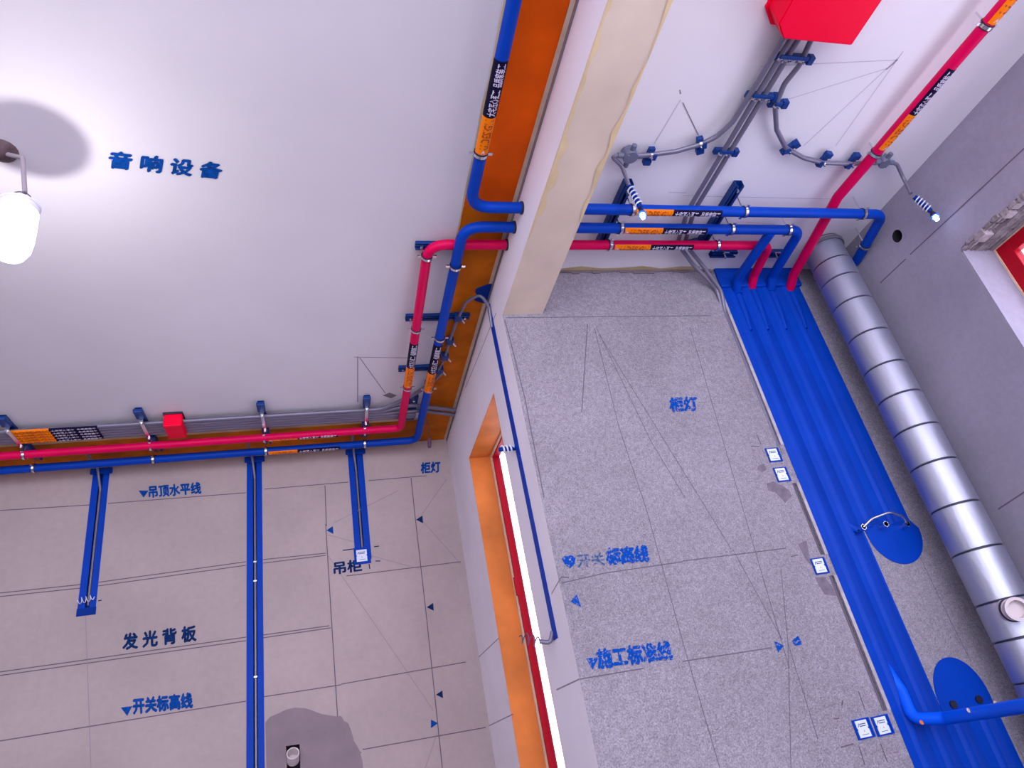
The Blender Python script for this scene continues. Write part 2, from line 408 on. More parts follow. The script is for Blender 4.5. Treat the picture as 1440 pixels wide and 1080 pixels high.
strip(.694, .702, -2.1, 4.47, HL, m_yel, 'ochre_paint_edge', ceil, .004, .002)
strip(.932, .951, -2.1, YA, HL, m_cream, 'cream_edge_strip', ceil, .003)
strip(-4.4, .700, 4.50, YA, HL, MATS['ochre_orange_waterproof'], 'orange_paint_band', ceil, .01)
strip(-4.4, .700, 4.475, 4.51, HL, m_yel, 'ochre_paint_edge', ceil, .004, .002)
bm = bmesh.new(); bm.faces.new([bm.verts.new(q) for q in ((XB-.0012, -2.1, HL), (XB-.0012, YA, HL), (XB-.0012, YA, HL-.03), (XB-.0012, -2.1, HL-.03))])
link('mauve_joint_strip', bm, m_mauve, wb, recalc=False)
# patchy cream line where the right ceiling meets wall C
strip(1.2, 2.2, YC - .03, YC, HR, m_yel, 'ochre_stain', ceil, .012)

# ---- window 1 (in wall B): reveal lining, red frame, glass
XF = 1.105
w1 = thing('window_1', 'narrow window with red frame and orange reveal in the window wall', 'window', (XF, (ywn+ywf)/2, zws)); w1['kind'] = 'structure'; del w1['category']
link('reveal_lining', merge(boxbm((XB - .001, ywf - .0, zws), (XF, ywf - .004, zwt)), boxbm((XB - .001, ywn + .004, zwt), (XF, ywf - .004, zwt - .004)), boxbm((XB - .001, ywn, zws), (XF, ywn + .004, zwt))), m_orangeB, w1)
link('white_bead', merge(boxbm((XF - .012, ywf - .004, zws), (XF, ywf - .018, zwt - .004)), boxbm((XF - .0115, ywn, zwt - .004), (XF, ywf - .018, zwt - .016))), m_cream, w1)
fw = .026
link('frame', merge(boxbm((XF, ywf - .015, zws), (XF + .045, ywf - .015 - fw, zwt), .002), boxbm((XF, ywn, zws), (XF + .045, ywn + fw, zwt), .002),
     boxbm((XF + .001, ywn + fw, zwt), (XF + .044, ywf - .015 - fw, zwt - fw), .002), boxbm((XF + .001, ywn + fw, zws), (XF + .044, ywf - .015 - fw, zws + fw), .002)), m_winred, w1)
link('glass_pane', boxbm((XF + .02, ywn + fw, zws + fw), (XF + .024, ywf - fw - .015, zwt - fw)), m_glass, w1)
link('latch', boxbm((XF - .012, ywf - .03, .88 + CZ), (XF, ywf - .045, .99 + CZ), .003), m_winred, w1)
# ---- window 2 (in wall D)
xf2 = P(1395.5, 352, 1, ywd).x
w2 = thing('window_2', 'red framed window set in the rough reveal of the outer wall', 'window', (xf2, .8, zwdb)); w2['kind'] = 'structure'; del w2['category']
def roughplate(lo, hi, ax, amp, nu=26, nv=8):
    bm = bmesh.new(); ua, va = [i for i in range(3) if i != ax]; g = []
    for i in range(nu+1):
        row = []
        for j in range(nv+1):
            p = [0,0,0]; p[ua] = lo[ua] + (hi[ua]-lo[ua])*i/nu; p[va] = lo[va] + (hi[va]-lo[va])*j/nv
            p[ax] = lo[ax] + random.uniform(-amp, amp); row.append(bm.verts.new(p))
        g.append(row)
    for i in range(nu):
        for j in range(nv): bm.faces.new((g[i][j], g[i+1][j], g[i+1][j+1], g[i][j+1]))
    return bm
link('broken_soffit', roughplate((XD - .002, -.39, zwd - .012), (xf2, ywd, zwd - .012), 2, .010, 60, 6), m_crumb, w2)
link('crumbled_edge', merge(*[boxbm((XD - .012 + .01*random.random(), y, zwd - .03*random.random() - .008), (XD + .05, y + .03 + .03*random.random(), zwd + .012*random.random()), .004) for y in [ywd - .1 - i*.047 for i in range(50)]]), m_crumb, w2)
link('jamb_plaster', merge(boxbm((XD + .001, ywd, zwdb), (xf2, ywd - .006, zwd))), m_wallD, w2)
link('frame', merge(boxbm((xf2, ywd - .006, zwdb), (xf2 + .05, ywd - .085, zwd - .012), .003), boxbm((xf2 + .001, -.4, zwd - .012), (xf2 + .049, ywd - .085, zwd - .085), .003), boxbm((xf2 + .001, -.4, zwdb), (xf2 + .049, ywd - .085, zwdb + .08), .003), boxbm((xf2 + .002, .8, zwdb + .08), (xf2 + .048, .88, zwd - .085), .003)), m_winred, w2)
link('sealant_bead', merge(boxbm((xf2 - .006, ywd - .006, zwdb), (xf2, ywd - .014, zwd - .012)), boxbm((xf2 - .006, -.4, zwd - .012), (xf2, ywd - .014, zwd - .02))), m_cream, w2)
link('glass_pane', boxbm((xf2 + .02, -.4, zwdb + .08), (xf2 + .025, ywd - .085, zwd - .085)), m_glass, w2)

# ------------------------------------------------------------------ CHASES
# wall A: two painted bands with a grey conduit in the dark slot between them
for (x0, x1, z0, k) in A_CH:
    zb = (z0 + CZ) if z0 else 0.0; zt = 2.27 + CZ
    sx0, sx1 = x0 + .040, x0 + .066
    ch = link('blue_chase_paint', merge(boxbm((x0, YA - .002, zb), (sx0, YA, zt)), boxbm((sx1, YA - .002, zb), (x1, YA, zt))), m_bluewall, wa)
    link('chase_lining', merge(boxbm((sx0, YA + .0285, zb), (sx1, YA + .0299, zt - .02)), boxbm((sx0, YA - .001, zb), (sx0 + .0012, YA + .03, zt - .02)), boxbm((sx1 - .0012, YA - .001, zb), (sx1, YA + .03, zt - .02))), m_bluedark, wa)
    cx = (sx0 + sx1) / 2
    c = tubebm(fillet([(cx, YA + .012, zb + .02), (cx, YA + .012, zt - .16), (cx - .012, YA - .06, zt - .02), (cx - .02, YA - .3, HL - .045)], .07), .0085, 10)
    tag(link('conduit', c, m_conduit, None, True), {'l': 'grey conduit in the left blue chase above the cable coil', 'm': 'grey conduit in the long middle blue chase', 's': 'grey conduit in the short blue chase ending at the box'}[k], 'conduit', 'conduits in the far wall chases')
    if k == 'm':
        mid = [o for o in COL.objects if o.name.startswith('conduit')][-1]
        for z in (PA(358, 817).z, PA(358, 952).z, PA(358, 790).z): link('clip', boxbm((cx - .011, YA - .004, z - .006), (cx + .011, YA + .006, z + .006), .002), m_silver, mid)
    # painted hood where the chase meets the run of pipes
    link('blue_chase_head', boxbm((x0 - .015, YA - .02, zt - .05), (x1 + .02, YA, HL - .03), .008), m_bluewall, wa)
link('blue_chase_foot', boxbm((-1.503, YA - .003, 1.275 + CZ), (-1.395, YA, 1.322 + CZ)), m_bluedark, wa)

# wall C: painted field with shoulders, recesses and soft liners
def cfilm(segs, name='blue_chase_paint'):
    bm = bmesh.new()
    for (a, b, z0, z1) in segs: box(bm, (a, YC - .0025, z0 + CZ), (b, YC, z1 + CZ))
    return link(name, bm, m_bluewall, wc)
e = 0.003
xs = (2.305, 2.845)
def between(z0, z1, gs, xr):
    cuts = [xs[0]] + [v for g in gs for v in (g + .0, g + gw)] + [xr]
    return [(cuts[i], cuts[i+1], z0, z1) for i in range(0, len(cuts), 2)]
cfilm(between(.70, 2.20, GX, xs[1]) + between(-.16, .70, GX[:2], 2.552) + between(-.75, -.16, GX, 2.835))
def linerbm(g, z0, z1):
    """painted recess with a steep left side and a slow curve up to the right"""
    prof = [(-.034, .002), (-.024, .008), (-.012, .013), (-.003, .011), (.001, .002), (.003, -.018), (.010, -gd + .002), (.022, -gd + .003), (.032, -gd + .010), (.042, -.010), (gw, .0025)]
    bm = bmesh.new(); a = [bm.verts.new((g + u, YC - v, z0 + CZ)) for u, v in prof]; b = [bm.verts.new((g + u, YC - v, z1 + CZ)) for u, v in prof]
    for i in range(len(prof) - 1): bm.faces.new((a[i], b[i], b[i+1], a[i+1]))
    return bm
for i, g in enumerate(GX):
    z0 = -.75 if i < 2 else .70
    link('painted_groove', linerbm(g, z0, 2.20), m_bluewall, wc, True)
    if i > 1: link('painted_groove', linerbm(g, -.75, -.16), m_bluewall, wc, True)
def half_ellipse(cx, cz, rx, rz, sgn, extra):
    pts = [(cx + rx*math.cos(a), YC - .003, cz + sgn*rz*math.sin(a) + CZ) for a in [PI*k/24 for k in range(25)]] + extra
    return poly(bmesh.new(), pts, .0028, (0, -1, 0))
link('blue_oval_patch', half_ellipse(2.72, .665, .158, .165, -1, [(2.555, YC - .003, .71 + CZ), (2.846, YC - .003, .71 + CZ)]), m_bluewall, wc)
link('blue_oval_patch', half_ellipse(2.695, -.10, .140, .17, 1, [(2.55, YC - .003, -.17 + CZ), (2.836, YC - .003, -.17 + CZ)]), m_bluewall, wc)
for g in GX:
    link('pipe_hump', tubebm([(g + .022, YC + .012, 2.20 + CZ), (g + .022, YC + .004, 2.14 + CZ), (g + .022, YC + .006, 2.04 + CZ), (g + .022, YC + .016, 1.90 + CZ)], 0, 16, True, [.026, .024, .021, .012]), m_bluewall, wc, True)
link('blue_chase_head', boxbm((2.30, YC - .02, 2.19 + CZ), (2.86, YC, HR - .0), .01), m_bluewall, wc)
for key, (hx, hy) in {'a': (1339, 991), 'b': (1375, 984)}.items():
    p = PC(hx, hy); link('pipe_outlet', tubebm([(p.x, YC - .012, p.z), (p.x, YC + .0, p.z)], .017, 16), m_black, wc)

# grey conduit groove on C with two conduits
lin = []
for h in holesC[-3:]:
    lin.append(boxbm((cgx0, YC + .028, h[2]), (cgx1, YC + .0295, h[3])))
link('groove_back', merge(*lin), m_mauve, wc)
pale = []
for h in holesC[-3:]: pale.append(boxbm((cgx1, YC - .0015, h[2]), (cgx1 + .022, YC, h[3])))
link('mortar_edge', merge(*pale), mat('mortar_pale', (.42, .38, .40), .9, noise=((20, .2, 3),)), wc)

# ------------------------------------------------------------------ PIPES
PR = .0265
def clamp(parent, c, axis, r=PR, up=None):
    c = Vector(c); axis = Vector(axis).normalized(); top = up if up is not None else c.z + .07
    side = axis.cross(Vector((0, 0, 1))).normalized()
    b = ringbm(c, axis, r + .0005, r + .0045, .014)
    for s in (-1, 1):
        e0 = c + side * s * (r + .012); ea = side * .011 + axis * .007
        box(b, e0 - Vector((abs(ea.x), abs(ea.y), .0035)), e0 + Vector((abs(ea.x), abs(ea.y), .0035)))
    tube(b, [c + Vector((0, 0, r)), Vector((c.x, c.y, top))], .004, 8)
    link('pipe_clamp', b, m_silver, parent, True)
    link('clamp_lining', ringbm(c, axis, r + .0002, r + .0035, .022), m_black, parent)
def sticker(parent, p0, p1, r, col, txt=None, tcol=None, mid=-PI/2, half=.95, bold=.02, mark=False):
    """printed label bent round the underside of a straight pipe; reads from p0 to p1"""
    p0, p1 = Vector(p0), Vector(p1); ax = (p1 - p0); L = ax.length; ax.normalize()
    dn = Vector((0, 0, -1)); dn = (dn - ax * dn.dot(ax)).normalized(); up = dn.cross(ax)
    def pt(t, s, rr): return p0 + ax * (L * t) + rr * (math.cos(s) * dn + math.sin(s) * up)
    bm = bmesh.new(); ns = 12; G = [[bm.verts.new(pt(t, -half + 2*half*k/ns, r)) for k in range(ns+1)] for t in (0, 1)]
    for k in range(ns): bm.faces.new((G[0][k], G[1][k], G[1][k+1], G[0][k+1]))
    st = link('pipe_label', bm, col, parent, True, recalc=False)
    if txt:
        uv, fs = textd(txt, bold); b = bmesh.new(); hh = min(half * .78, .80)
        lo, hi = (.16, .95) if mark else (.04, .96)
        vs = [b.verts.new(pt(lo + (hi - lo) * a, -hh * .8 + 2 * hh * .8 * v, r + .0009 + .00006 * k)) for a, v, k in uv]
        for f in fs:
            try: b.faces.new([vs[i] for i in f])
            except ValueError: pass
        link('label_lettering', b, tcol, st, recalc=False)
    if mark:
        b = bmesh.new(); s0 = .018 / r * .5
        vs = [b.verts.new(pt(.03, -s0, r + .0009)), b.verts.new(pt(.03, s0, r + .0009)), b.verts.new(pt(.03 + .02 / L, 0, r + .0009))]
        b.faces.new(vs); link('label_mark', b, m_textw, st, recalc=False)
T_OR, T_BK = 'U.DESIGN', '大宅匠心图工  品质家装工'
def labels(parent, p0, p1, p2, r, half=.95):
    """orange from p0 to p1 then black to p2, on one straight pipe"""
    sticker(parent, p0, p1, r + .0012, m_oranglabel, T_OR, m_texto, mark=True, half=half)
    sticker(parent, p1, p2, r + .0012, m_blacklabel, T_BK, m_textw, half=half)

zL = 2.2 + CZ
# -- blue pipe from the near left ceiling, through the beam, to the outer corner
t = thing('insulated_pipe', 'blue insulated pipe entering from the top centre and running nearest the camera through the beam', 'pipe', (.70, 1.3, HL), 'blue insulated pipes')
y1, z1 = 2.261, 2.205 + CZ
path = [(.700, -1.2, z1), (.700, 1.0, z1), (.703, y1, z1), (2.985, y1, z1), (3.0825, 2.62, z1 - .01), (3.0825, YC - .001, z1 - .01)]
link('pipe_run', tubebm(fillet(path, {1: .05, 2: .10, 3: .085}, 10), PR, 20), m_bluepipe, t, True)
for q in ((682, 216),): p = P(*q, 2, z1); clamp(t, (.701, p.y, z1), (0, 1, 0), up=HL)
for x in (890, 1047, 1212): p = P(x, 299, 1, y1); clamp(t, (p.x, y1, z1), (1, 0, 0), up=HR)
p = P(1214, 344, 2, z1); clamp(t, (2.985 + .0975 * (p.y - y1) / .359, p.y, z1 - .006), (.27, 1, 0), up=HR)
ya, yb_, yc_ = (P(*q, 2, z1).y for q in ((676, 212), (684, 160), (700, 80)))
labels(t, (.7015, ya, z1), (.701, yb_, z1), (.700, yc_, z1), PR, 1.5)
xa, xb_, xc_ = (P(x, 299, 1, y1).x for x in (893, 945, 1013)); labels(t, (xa, y1, z1), (xb_, y1, z1), (xc_, y1, z1), PR)
link('wall_sleeve', ringbm((XB - .004, y1, z1), (1, 0, 0), PR, PR + .004, .01), m_black, t)
# -- blue pipe from the far wall run
t = thing('insulated_pipe.001', 'blue insulated pipe along the foot of the far ceiling edge, turning up beside the beam', 'pipe', (.70, 4.6, HL), 'blue insulated pipes')
y2, z2, zA = 2.408, 2.222 + CZ, 2.2 + CZ
yAb = 4.655
path = [(-4.3, yAb, zA), (.69, yAb, zA), (.702, y2, z2), (2.565, y2, z2), (2.625, 2.80, z2), (2.632, YC - .002, z2 - .05), (2.632, YC - .002, 2.16 + CZ)]
link('pipe_run', tubebm(fillet(path, {1: .08, 2: .10, 3: .08, 4: .04, 5: .05}, 10), PR, 20), m_bluepipe, t, True)
for x in (42, 213, 373, 513): p = P(x, 640, 1, yAb); p = P(x, 655 - 35 * x / 513, 2, zA); clamp(t, (p.x, yAb, zA), (1, 0, 0), up=HL)
for q in ((643, 372), (622, 473), (607, 545)):
    p = P(*q, 2, z2); clamp(t, (.70, p.y, z2 - .01), (0, 1, 0), up=HL)
for x in (873, 1028, 1108): p = P(x, 323, 1, y2); clamp(t, (p.x, y2, z2), (1, 0, 0), up=HR)
xa, xb_, xc_ = (P(x, 323, 1, y2).x for x in (877, 930, 992)); labels(t, (xa, y2, z2), (xb_, y2, z2), (xc_, y2, z2), PR)
xa, xb_, xc_ = (P(x, y, 2, zA).x for x, y in ((377, 632), (418, 629), (478, 626))); labels(t, (xa, yAb, zA), (xb_, yAb, zA), (xc_, yAb, zA), PR)
ya, yb_, yc_ = (P(x, y, 2, z2).y for x, y in ((606, 545), (610, 519), (619, 480)))
f = lambda y: (.702 + (.69 - .702) * (y - y2) / (yAb - y2), y, z2 + (zA - z2) * (y - y2) / (yAb - y2))
labels(t, f(ya), f(yb_), f(yc_), PR, 1.5)
link('wall_sleeve', ringbm((XB - .004, y2, z2), (1, 0, 0), PR, PR + .004, .01), m_black, t)
# branch stub of blue pipe down to the first chase
t = thing('insulated_pipe.002', 'short blue insulated branch dropping from the second blue pipe into the leftmost chase', 'pipe', (2.38, 2.6, HR), 'blue insulated pipes')
link('pipe_run', tubebm(fillet([(2.375, 2.42, z2 - .012), (2.38, 2.80, z2 - .02), (2.40, YC - .002, z2 - .06), (2.40, YC - .002, 2.14 + CZ)], .05, 8), PR, 20), m_bluepipe, t, True)
# -- red pipe left / through beam
t = thing('insulated_pipe.003', 'magenta red insulated pipe along the far ceiling edge and up through the beam', 'pipe', (.56, 4.4, HL), 'red insulated pipes')
y3, z3, yAr = 2.566, 2.256 + CZ - .005, 4.46
path = [(-4.3, yAr, zA), (.555, yAr - .02, zA), (.555, 3.9, zA), (.556, y3, z3), (2.475, y3, z3), (2.505, 2.80, z3 - .02), (2.512, YC + .004, z3 - .06), (2.512, YC + .004, 2.185 + CZ)]
link('pipe_run', tubebm(fillet(path, {1: .05, 2: .05, 3: .10, 4: .06, 5: .04, 6: .04}, 10), PR * .95, 20), m_redpipe, t, True)
for x in (33, 211, 371, 513): p = P(x, 641 - 38 * x / 513, 2, zA); clamp(t, (p.x, yAr - .006, zA), (1, 0, 0), PR*.95, HL)
for q in ((606, 364), (586, 462), (570, 540)): p = P(*q, 2, zA + .03); clamp(t, (.556, p.y, zA + .05 * (4 - p.y) / 1.5), (0, 1, 0), PR*.95, HL)
for x in (857, 1007): p = P(x, 343, 1, y3); clamp(t, (p.x, y3, z3), (1, 0, 0), PR*.95, HR)
xa, xb_, xc_ = (P(x, 343, 1, y3).x for x in (862, 912, 972)); labels(t, (xa, y3, z3), (xb_, y3, z3), (xc_, y3, z3), PR*.95)
xa, xb_, xc_ = (P(x, y, 2, zA).x for x, y in ((377, 612), (418, 609), (475, 605))); labels(t, (xa, yAr - .012, zA), (xb_, yAr - .012, zA), (xc_, yAr - .014, zA), PR*.95, 1.35)
f = lambda y: (.5555, y, zA + (z3 - zA) * (3.9 - y) / (3.9 - y3))
ya, yb_, yc_ = (P(x, y, 2, zA + .02).y for x, y in ((572, 538), (577, 512), (583, 480))); labels(t, f(ya), f(yb_), f(yc_), PR*.95, 1.5)
link('wall_sleeve', ringbm((XB - .004, y3, z3), (1, 0, 0), PR*.95, PR + .003, .01), m_black, t)
# -- red pipe on the right ceiling
t = thing('insulated_pipe.004', 'magenta red insulated pipe crossing the right ceiling to the top right corner', 'pipe', (2.66, 1.6, HR), 'red insulated pipes')
z4 = 2.262 + CZ
path = [(2.70, -1.0, z4 - .05), (2.69, 1.0, z4 - .02), (2.675, 2.20, z4), (2.70, 2.44, z4 - .03), (2.755, 2.78, z4 - .05), (2.772, YC + .004, z4 - .09), (2.772, YC + .004, 2.18 + CZ)]
link('pipe_run', tubebm(fillet(path, {1: .3, 2: .06, 3: .06, 4: .04, 5: .04}, 8), PR, 20), m_redpipe, t, True)
f = lambda y: (2.69 - .015 * (y - 1) / 1.2 if y > 1 else 2.69, y, z4 - .02 + .02 * (y - 1) / 1.2)
for q in ((1223, 216), (1381, 33)): p = P(*q, 2, z4 - .01); clamp(t, f(p.y), (0, 1, 0), PR, HR)
ya, yb_, yc_ = (P(*q, 2, z4 - .01).y for q in ((1232, 207), (1277, 157), (1336, 92))); labels(t, f(ya), f(yb_), f(yc_), PR)
yd = P(1383, 28, 2, z4 - .015).y; sticker(t, f(yd), f(yd - .3), PR + .0012, m_oranglabel, T_OR, m_texto, mark=True)
# -- blue pipe leaving the chase low on the right
t = thing('insulated_pipe.005', 'bright blue insulated pipe swinging out of the chases at the lower right edge', 'pipe', PC(1275, 1010), 'blue insulated pipes')
pa = PC(1268, 975); pb = PC(1276, 1012)
path = [(pa.x - .012, YC + .030, pa.z + .13), (pa.x, YC - .004, pa.z + .01), tuple(pb + Vector((0, -.035, 0))), tuple(P(1330, 1010, 1, 2.74)), tuple(P(1400, 999, 1, 2.42)), tuple(P(1500, 983, 1, 2.0))]
link('pipe_run', tubebm(fillet(path, .05, 8), .025, 18), mat('blue_sleeve_bright', (.0, .10, .85), .45, spec=.15), t, True)
for (q, m_, yy) in (((1296, 1016), m_oranglabel, 2.78), ((1362, 999), m_cream, 2.57), ((1400, 989), m_cream, 2.43)):
    p = P(*q, 1, yy - .03); link('tape_dot', ringbm(p, (.35, -.9, .2), 0.001, .009, .004, 12), m_, t)
# -- flexible hose between chase stubs
t = thing('braided_hose', 'short grey braided test hose bridging two outlets above the blue oval', 'hose', PC(1236, 742))
p1, p2, p3 = PC(1205, 746), PC(1236, 742), PC(1266, 741)
o3 = Vector((0, -.05, 0))
link('hose', tubebm(fillet([p1 + o3, p1 + o3 + Vector((.05, -.02, .03)), PC(1236, 728) + o3 * 1.6, PC(1258, 733) + o3 * 1.3, p3 + o3], .08, 6), .006, 10), m_silver, t, True)
for p in (p1, p2, p3):
    link('fitting', merge(tubebm([p, p + Vector((0, -.055, 0))], .012, 12), tubebm([p + Vector((0, -.035, 0)), p + Vector((0, -.055, 0))], .016, 6)), m_silver, t, True)
link('pipe_stub', tubebm(fillet([p1 + Vector((-.045, .022, .12)), p1 + Vector((-.03, .0, .02)), p1 + Vector((-.005, -.01, .0))], .04), .018, 14), m_bluewall, t, True)

# ------------------------------------------------------------------ DUCT
xd_, yd_, rd = 2.945, 2.655, .112
c0, c1 = P(1169.5, 375, 1, yd_), P(1336, 700, 1, yd_); xd_ = min((c0.x + c1.x) / 2, XD - .118)
t = thing('exhaust_duct', 'silver foil wrapped round duct standing in the right corner', 'duct', (xd_, yd_, 0))
zz = [HR - .001] + [P(x, y, 1, yd_ - .05).z for x, y in ((1162, 368), (1175, 392), (1193, 425), (1213, 470), (1240, 515), (1258, 557), (1280, 603), (1305, 652), (1335, 712), (1368, 774), (1398, 846))]
zz += [zz[-1] - .16, zz[-1] - .33, zz[-1] - .52, zz[-1] - .70, .02]
zz = [z for z in zz if z > 0]
for i, (a, b) in enumerate(zip(zz, zz[1:])):
    rr = rd - (.004 if i == 0 else 0); n_ = 32; prof = [(b + .003, rr - .005), (b + .006, rr), (b + .012, rr), (a - .012, rr), (a - .006, rr), (a - .003, rr - .005)]
    bm = bmesh.new(); tube(bm, [(xd_, yd_, z) for z, _ in prof], 0, n_, True, [r for _, r in prof])
    link('foil_section', bm, m_foil, t, True)
link('seam_band', tubebm([(xd_, yd_, zz[0]), (xd_, yd_, zz[-1])], rd - .006, 32), m_black, t)
link('top_collar', ringbm((xd_, yd_, HR - .03), (0, 0, 1), rd - .002, rd + .006, .022, 32), mat('collar_grey', (.22, .21, .26), .5, .5), t, True)
pc = P(1426, 857, 1, yd_ - .13)
sa = Vector((-.42, -.90, -.10)).normalized()
link('branch_spigot', merge(ringbm(pc + sa * .012, sa, .036, .043, .045, 30), ringbm(pc + sa * .030, sa, .038, .049, .008, 30), tubebm([pc + sa * .004, pc - sa * .004], .0365, 28)), m_pvc, t, True)
link('spigot_socket', tubebm([pc - sa * .008, pc - sa * .06], .046, 28), m_pvc, t, True)
link('spigot_gasket', ringbm(pc - sa * .016, sa, .044, .051, .010, 30), m_black, t)

# ------------------------------------------------------------------ STRUTS AND STRAPS
def channel(lo, hi):
    """slotted strut: C profile, open side down"""
    lo, hi = Vector(lo), Vector(hi); d = hi - lo; lng = 0 if abs(d.x) > abs(d.y) else 1; wd_ = 1 - lng
    bm = bmesh.new(); tt = .003
    a, b = lo.copy(), hi.copy(); a.z = hi.z - tt; box(bm, a, b)
    a, b = lo.copy(), hi.copy(); b[wd_] = lo[wd_] + tt; box(bm, a, b)
    a, b = lo.copy(), hi.copy(); a[wd_] = hi[wd_] - tt; box(bm, a, b)
    wmid = (lo[wd_] + hi[wd_]) / 2; ww = (hi[wd_] - lo[wd_]) / 2
    for s in (-1, 1):
        a, b = lo.copy(), hi.copy(); b.z = lo.z + tt
        a[wd_], b[wd_] = (lo[wd_], wmid - ww * .35) if s < 0 else (wmid + ww * .35, hi[wd_]); box(bm, a, b)
    return bm
def bolts(pts, z, t):
    for x, y in pts: link('bolt', tubebm([(x, y, z), (x, y, z - .012)], .008, 6), m_silver, t)
ys_ = 4.245; pitch = .034; cz_ = 2.258 + CZ
for i, (x, lab) in enumerate(((-1.77, 'at the left picture edge'), (-1.055, 'left of the small red box'), (-.35, 'above the long middle chase'), (.315, 'above the short right chase'))):
    t = thing('strut_bracket' + ('.%03d' % i if i else ''), 'blue steel strut bracket with silver strap ' + lab, 'bracket', (x, 4.3, HL), 'brackets of the far wall run')
    link('strut', channel((x - .02, 4.10, HL - .021), (x + .02, 4.70, HL - .001)), m_strut, t)
    link('end_pad', boxbm((x - .026, 4.085, HL - .040), (x + .024, 4.185, HL - .016), .005), m_strut, t)
    link('end_pad', boxbm((x - .024, 4.425 + .01, HL - .045), (x + .024, 4.50, HL - .018), .005), m_strut, t)
    sb = boxbm((x - .011, 4.185, cz_ - .021), (x + .011, 4.43, cz_ - .0165), .001)
    box(sb, (x - .011, 4.185, cz_ - .02), (x + .011, 4.19, HL - .012)); box(sb, (x - .011, 4.425, cz_ - .02), (x + .011, 4.43, HL - .012))
    link('strap', sb, m_silver, t); bolts([(x, 4.205), (x, 4.41)], cz_ - .02, t)
for i, (x0, x1, y, lab) in enumerate(((.50, .745, 2.609, 'under the pipe bends'), (.50, .868, 3.214, 'in the middle of the orange band'), (.50, .745, 3.765, 'near the far wall'))):
    t = thing('ceiling_strut' + ('.%03d' % i if i else ''), 'dark blue strut across the left ceiling ' + lab, 'strut', (x0, y, HL), 'struts beside the beam')
    link('strut', channel((x0, y - .021, HL - .024), (x1, y + .021, HL - .001)), m_strut, t)
    bolts([(x0 + .03, y), (x1 - .03, y)], HL - .022, t)
for i, (x, y0, y1_, lab) in enumerate(((1.485, 2.18, 2.64, 'nearest the beam behind the hanging lamp'), (2.085, 2.17, 2.64, 'crossing behind the two blue pipes'))):
    t = thing('ceiling_strut.%03d' % (i + 3), 'blue strut on the right ceiling ' + lab, 'strut', (x, y0, HR), 'struts of the right ceiling')
    link('strut', channel((x - .022, y0, HR - .042), (x + .022, y1_, HR - .001)), m_strut, t)
    bolts([(x, y0 + .03), (x, y1_ - .03)], HR - .038, t)
for i, (x0, x1, lab) in enumerate(((2.20, 2.36, 'above the leftmost chase'), (2.54, 2.70, 'between the chase heads'))):
    t = thing('ceiling_strut.%03d' % (i + 5), 'short dark blue strut ' + lab, 'strut', (x0, 2.7, HR), 'struts of the right ceiling')
    link('strut', channel((x0, 2.685, HR - .03), (x1, 2.73, HR - .001)), m_strut, t)
    link('bracket_clip', merge(boxbm((x0 + .06, 2.68, HR - .036), (x0 + .10, 2.69, HR - .028)), boxbm((x0 + .06, 2.68, HR - .07), (x0 + .066, 2.69, HR - .03))), m_silver, t)

# ------------------------------------------------------------------ CONDUITS
rows = ('farthest from the far wall', 'second from the ceiling centre', 'middle one of the five', 'second from the red pipe', 'nearest the red pipe')
for i in range(5):
    y = ys_ + i * pitch
    yl = (4.16 - .0, 4.20, 4.245, 4.28, 4.32)
    t = thing('steel_conduit' + ('.%03d' % i if i else ''), 'grey conduit of the five along the far ceiling edge, ' + rows[i], 'conduit', (-1, y, HL), 'five grey conduits of the far wall run')
    end = {0: [(.42, y, cz_), (.60, 4.09, cz_), (.70, 3.95, cz_ - .005), (.78, 3.8, cz_ + .005)], 1: [(.42, y, cz_), (.62, 4.21, cz_), (XB - .01, 4.33, cz_)], 2: [(.42, y, cz_), (.70, 4.30, cz_), (XB - .01, 4.40, cz_)], 3: [(.66, y, cz_)], 4: [(.66, y, cz_)]}[i]
    link('conduit_run', tubebm(fillet([(-4.3, y, cz_)] + end, .1, 5), .0138, 12), m_conduit, t, True)
    xa, xb_, xc_ = (P(*q, 2, cz_).x for q in ((18, 612), (72, 607), (140, 603)))
    off = (i - 2) * .012
    sticker(t, (xa, y, cz_), (xb_, y, cz_), .0150, m_oranglabel, T_OR, m_texto, half=1.5)
    sticker(t, (xb_, y, cz_), (xc_, y, cz_), .0150, m_blacklabel, T_BK, m_textw, half=1.5)
t = thing('pipe_saddle', 'dark saddle bracket where the conduits pass above the blue pipe', 'bracket', (.62, 4.2, HL))
link('saddle', boxbm((.60, 4.12, HL - .028), (.66, 4.46, HL - .001), .004), m_strut, t); bolts([(.63, 4.40), (.63, 4.16)], HL - .028, t)

# branch conduit climbing beside the beam into wall B's blue chase
t = thing('branch_conduit', 'thin grey conduit on blue clips climbing the orange band beside the beam', 'conduit', (.78, 3.6, HL))
zc = HL - .03
pts = [P(*q, 2, zc) for q in ((598, 553), (612, 528), (625, 505), (632, 480), (642, 452), (655, 425))]
pts = pts + [Vector((.89, 2.98, zc)), Vector((.938, 3.03, zc - .06)), Vector((.945, 3.075, zc - .16))]
link('conduit_run', tubebm(fillet(pts, .05, 5), .009, 10), m_conduit, t, True)
for q in ((604, 542), (620, 522), (627, 503), (634, 481), (646, 448)):
    p = P(*q, 2, zc); link('clip', merge(boxbm((p.x - .03, p.y - .03, zc - .012), (p.x + .015, p.y + .02, HL - .001), .004)), m_strut, t)
    link('clip_screw', tubebm([(p.x + .012, p.y, zc - .005), (p.x + .03, p.y + .02, zc - .02)], .005, 8), m_silver, t)
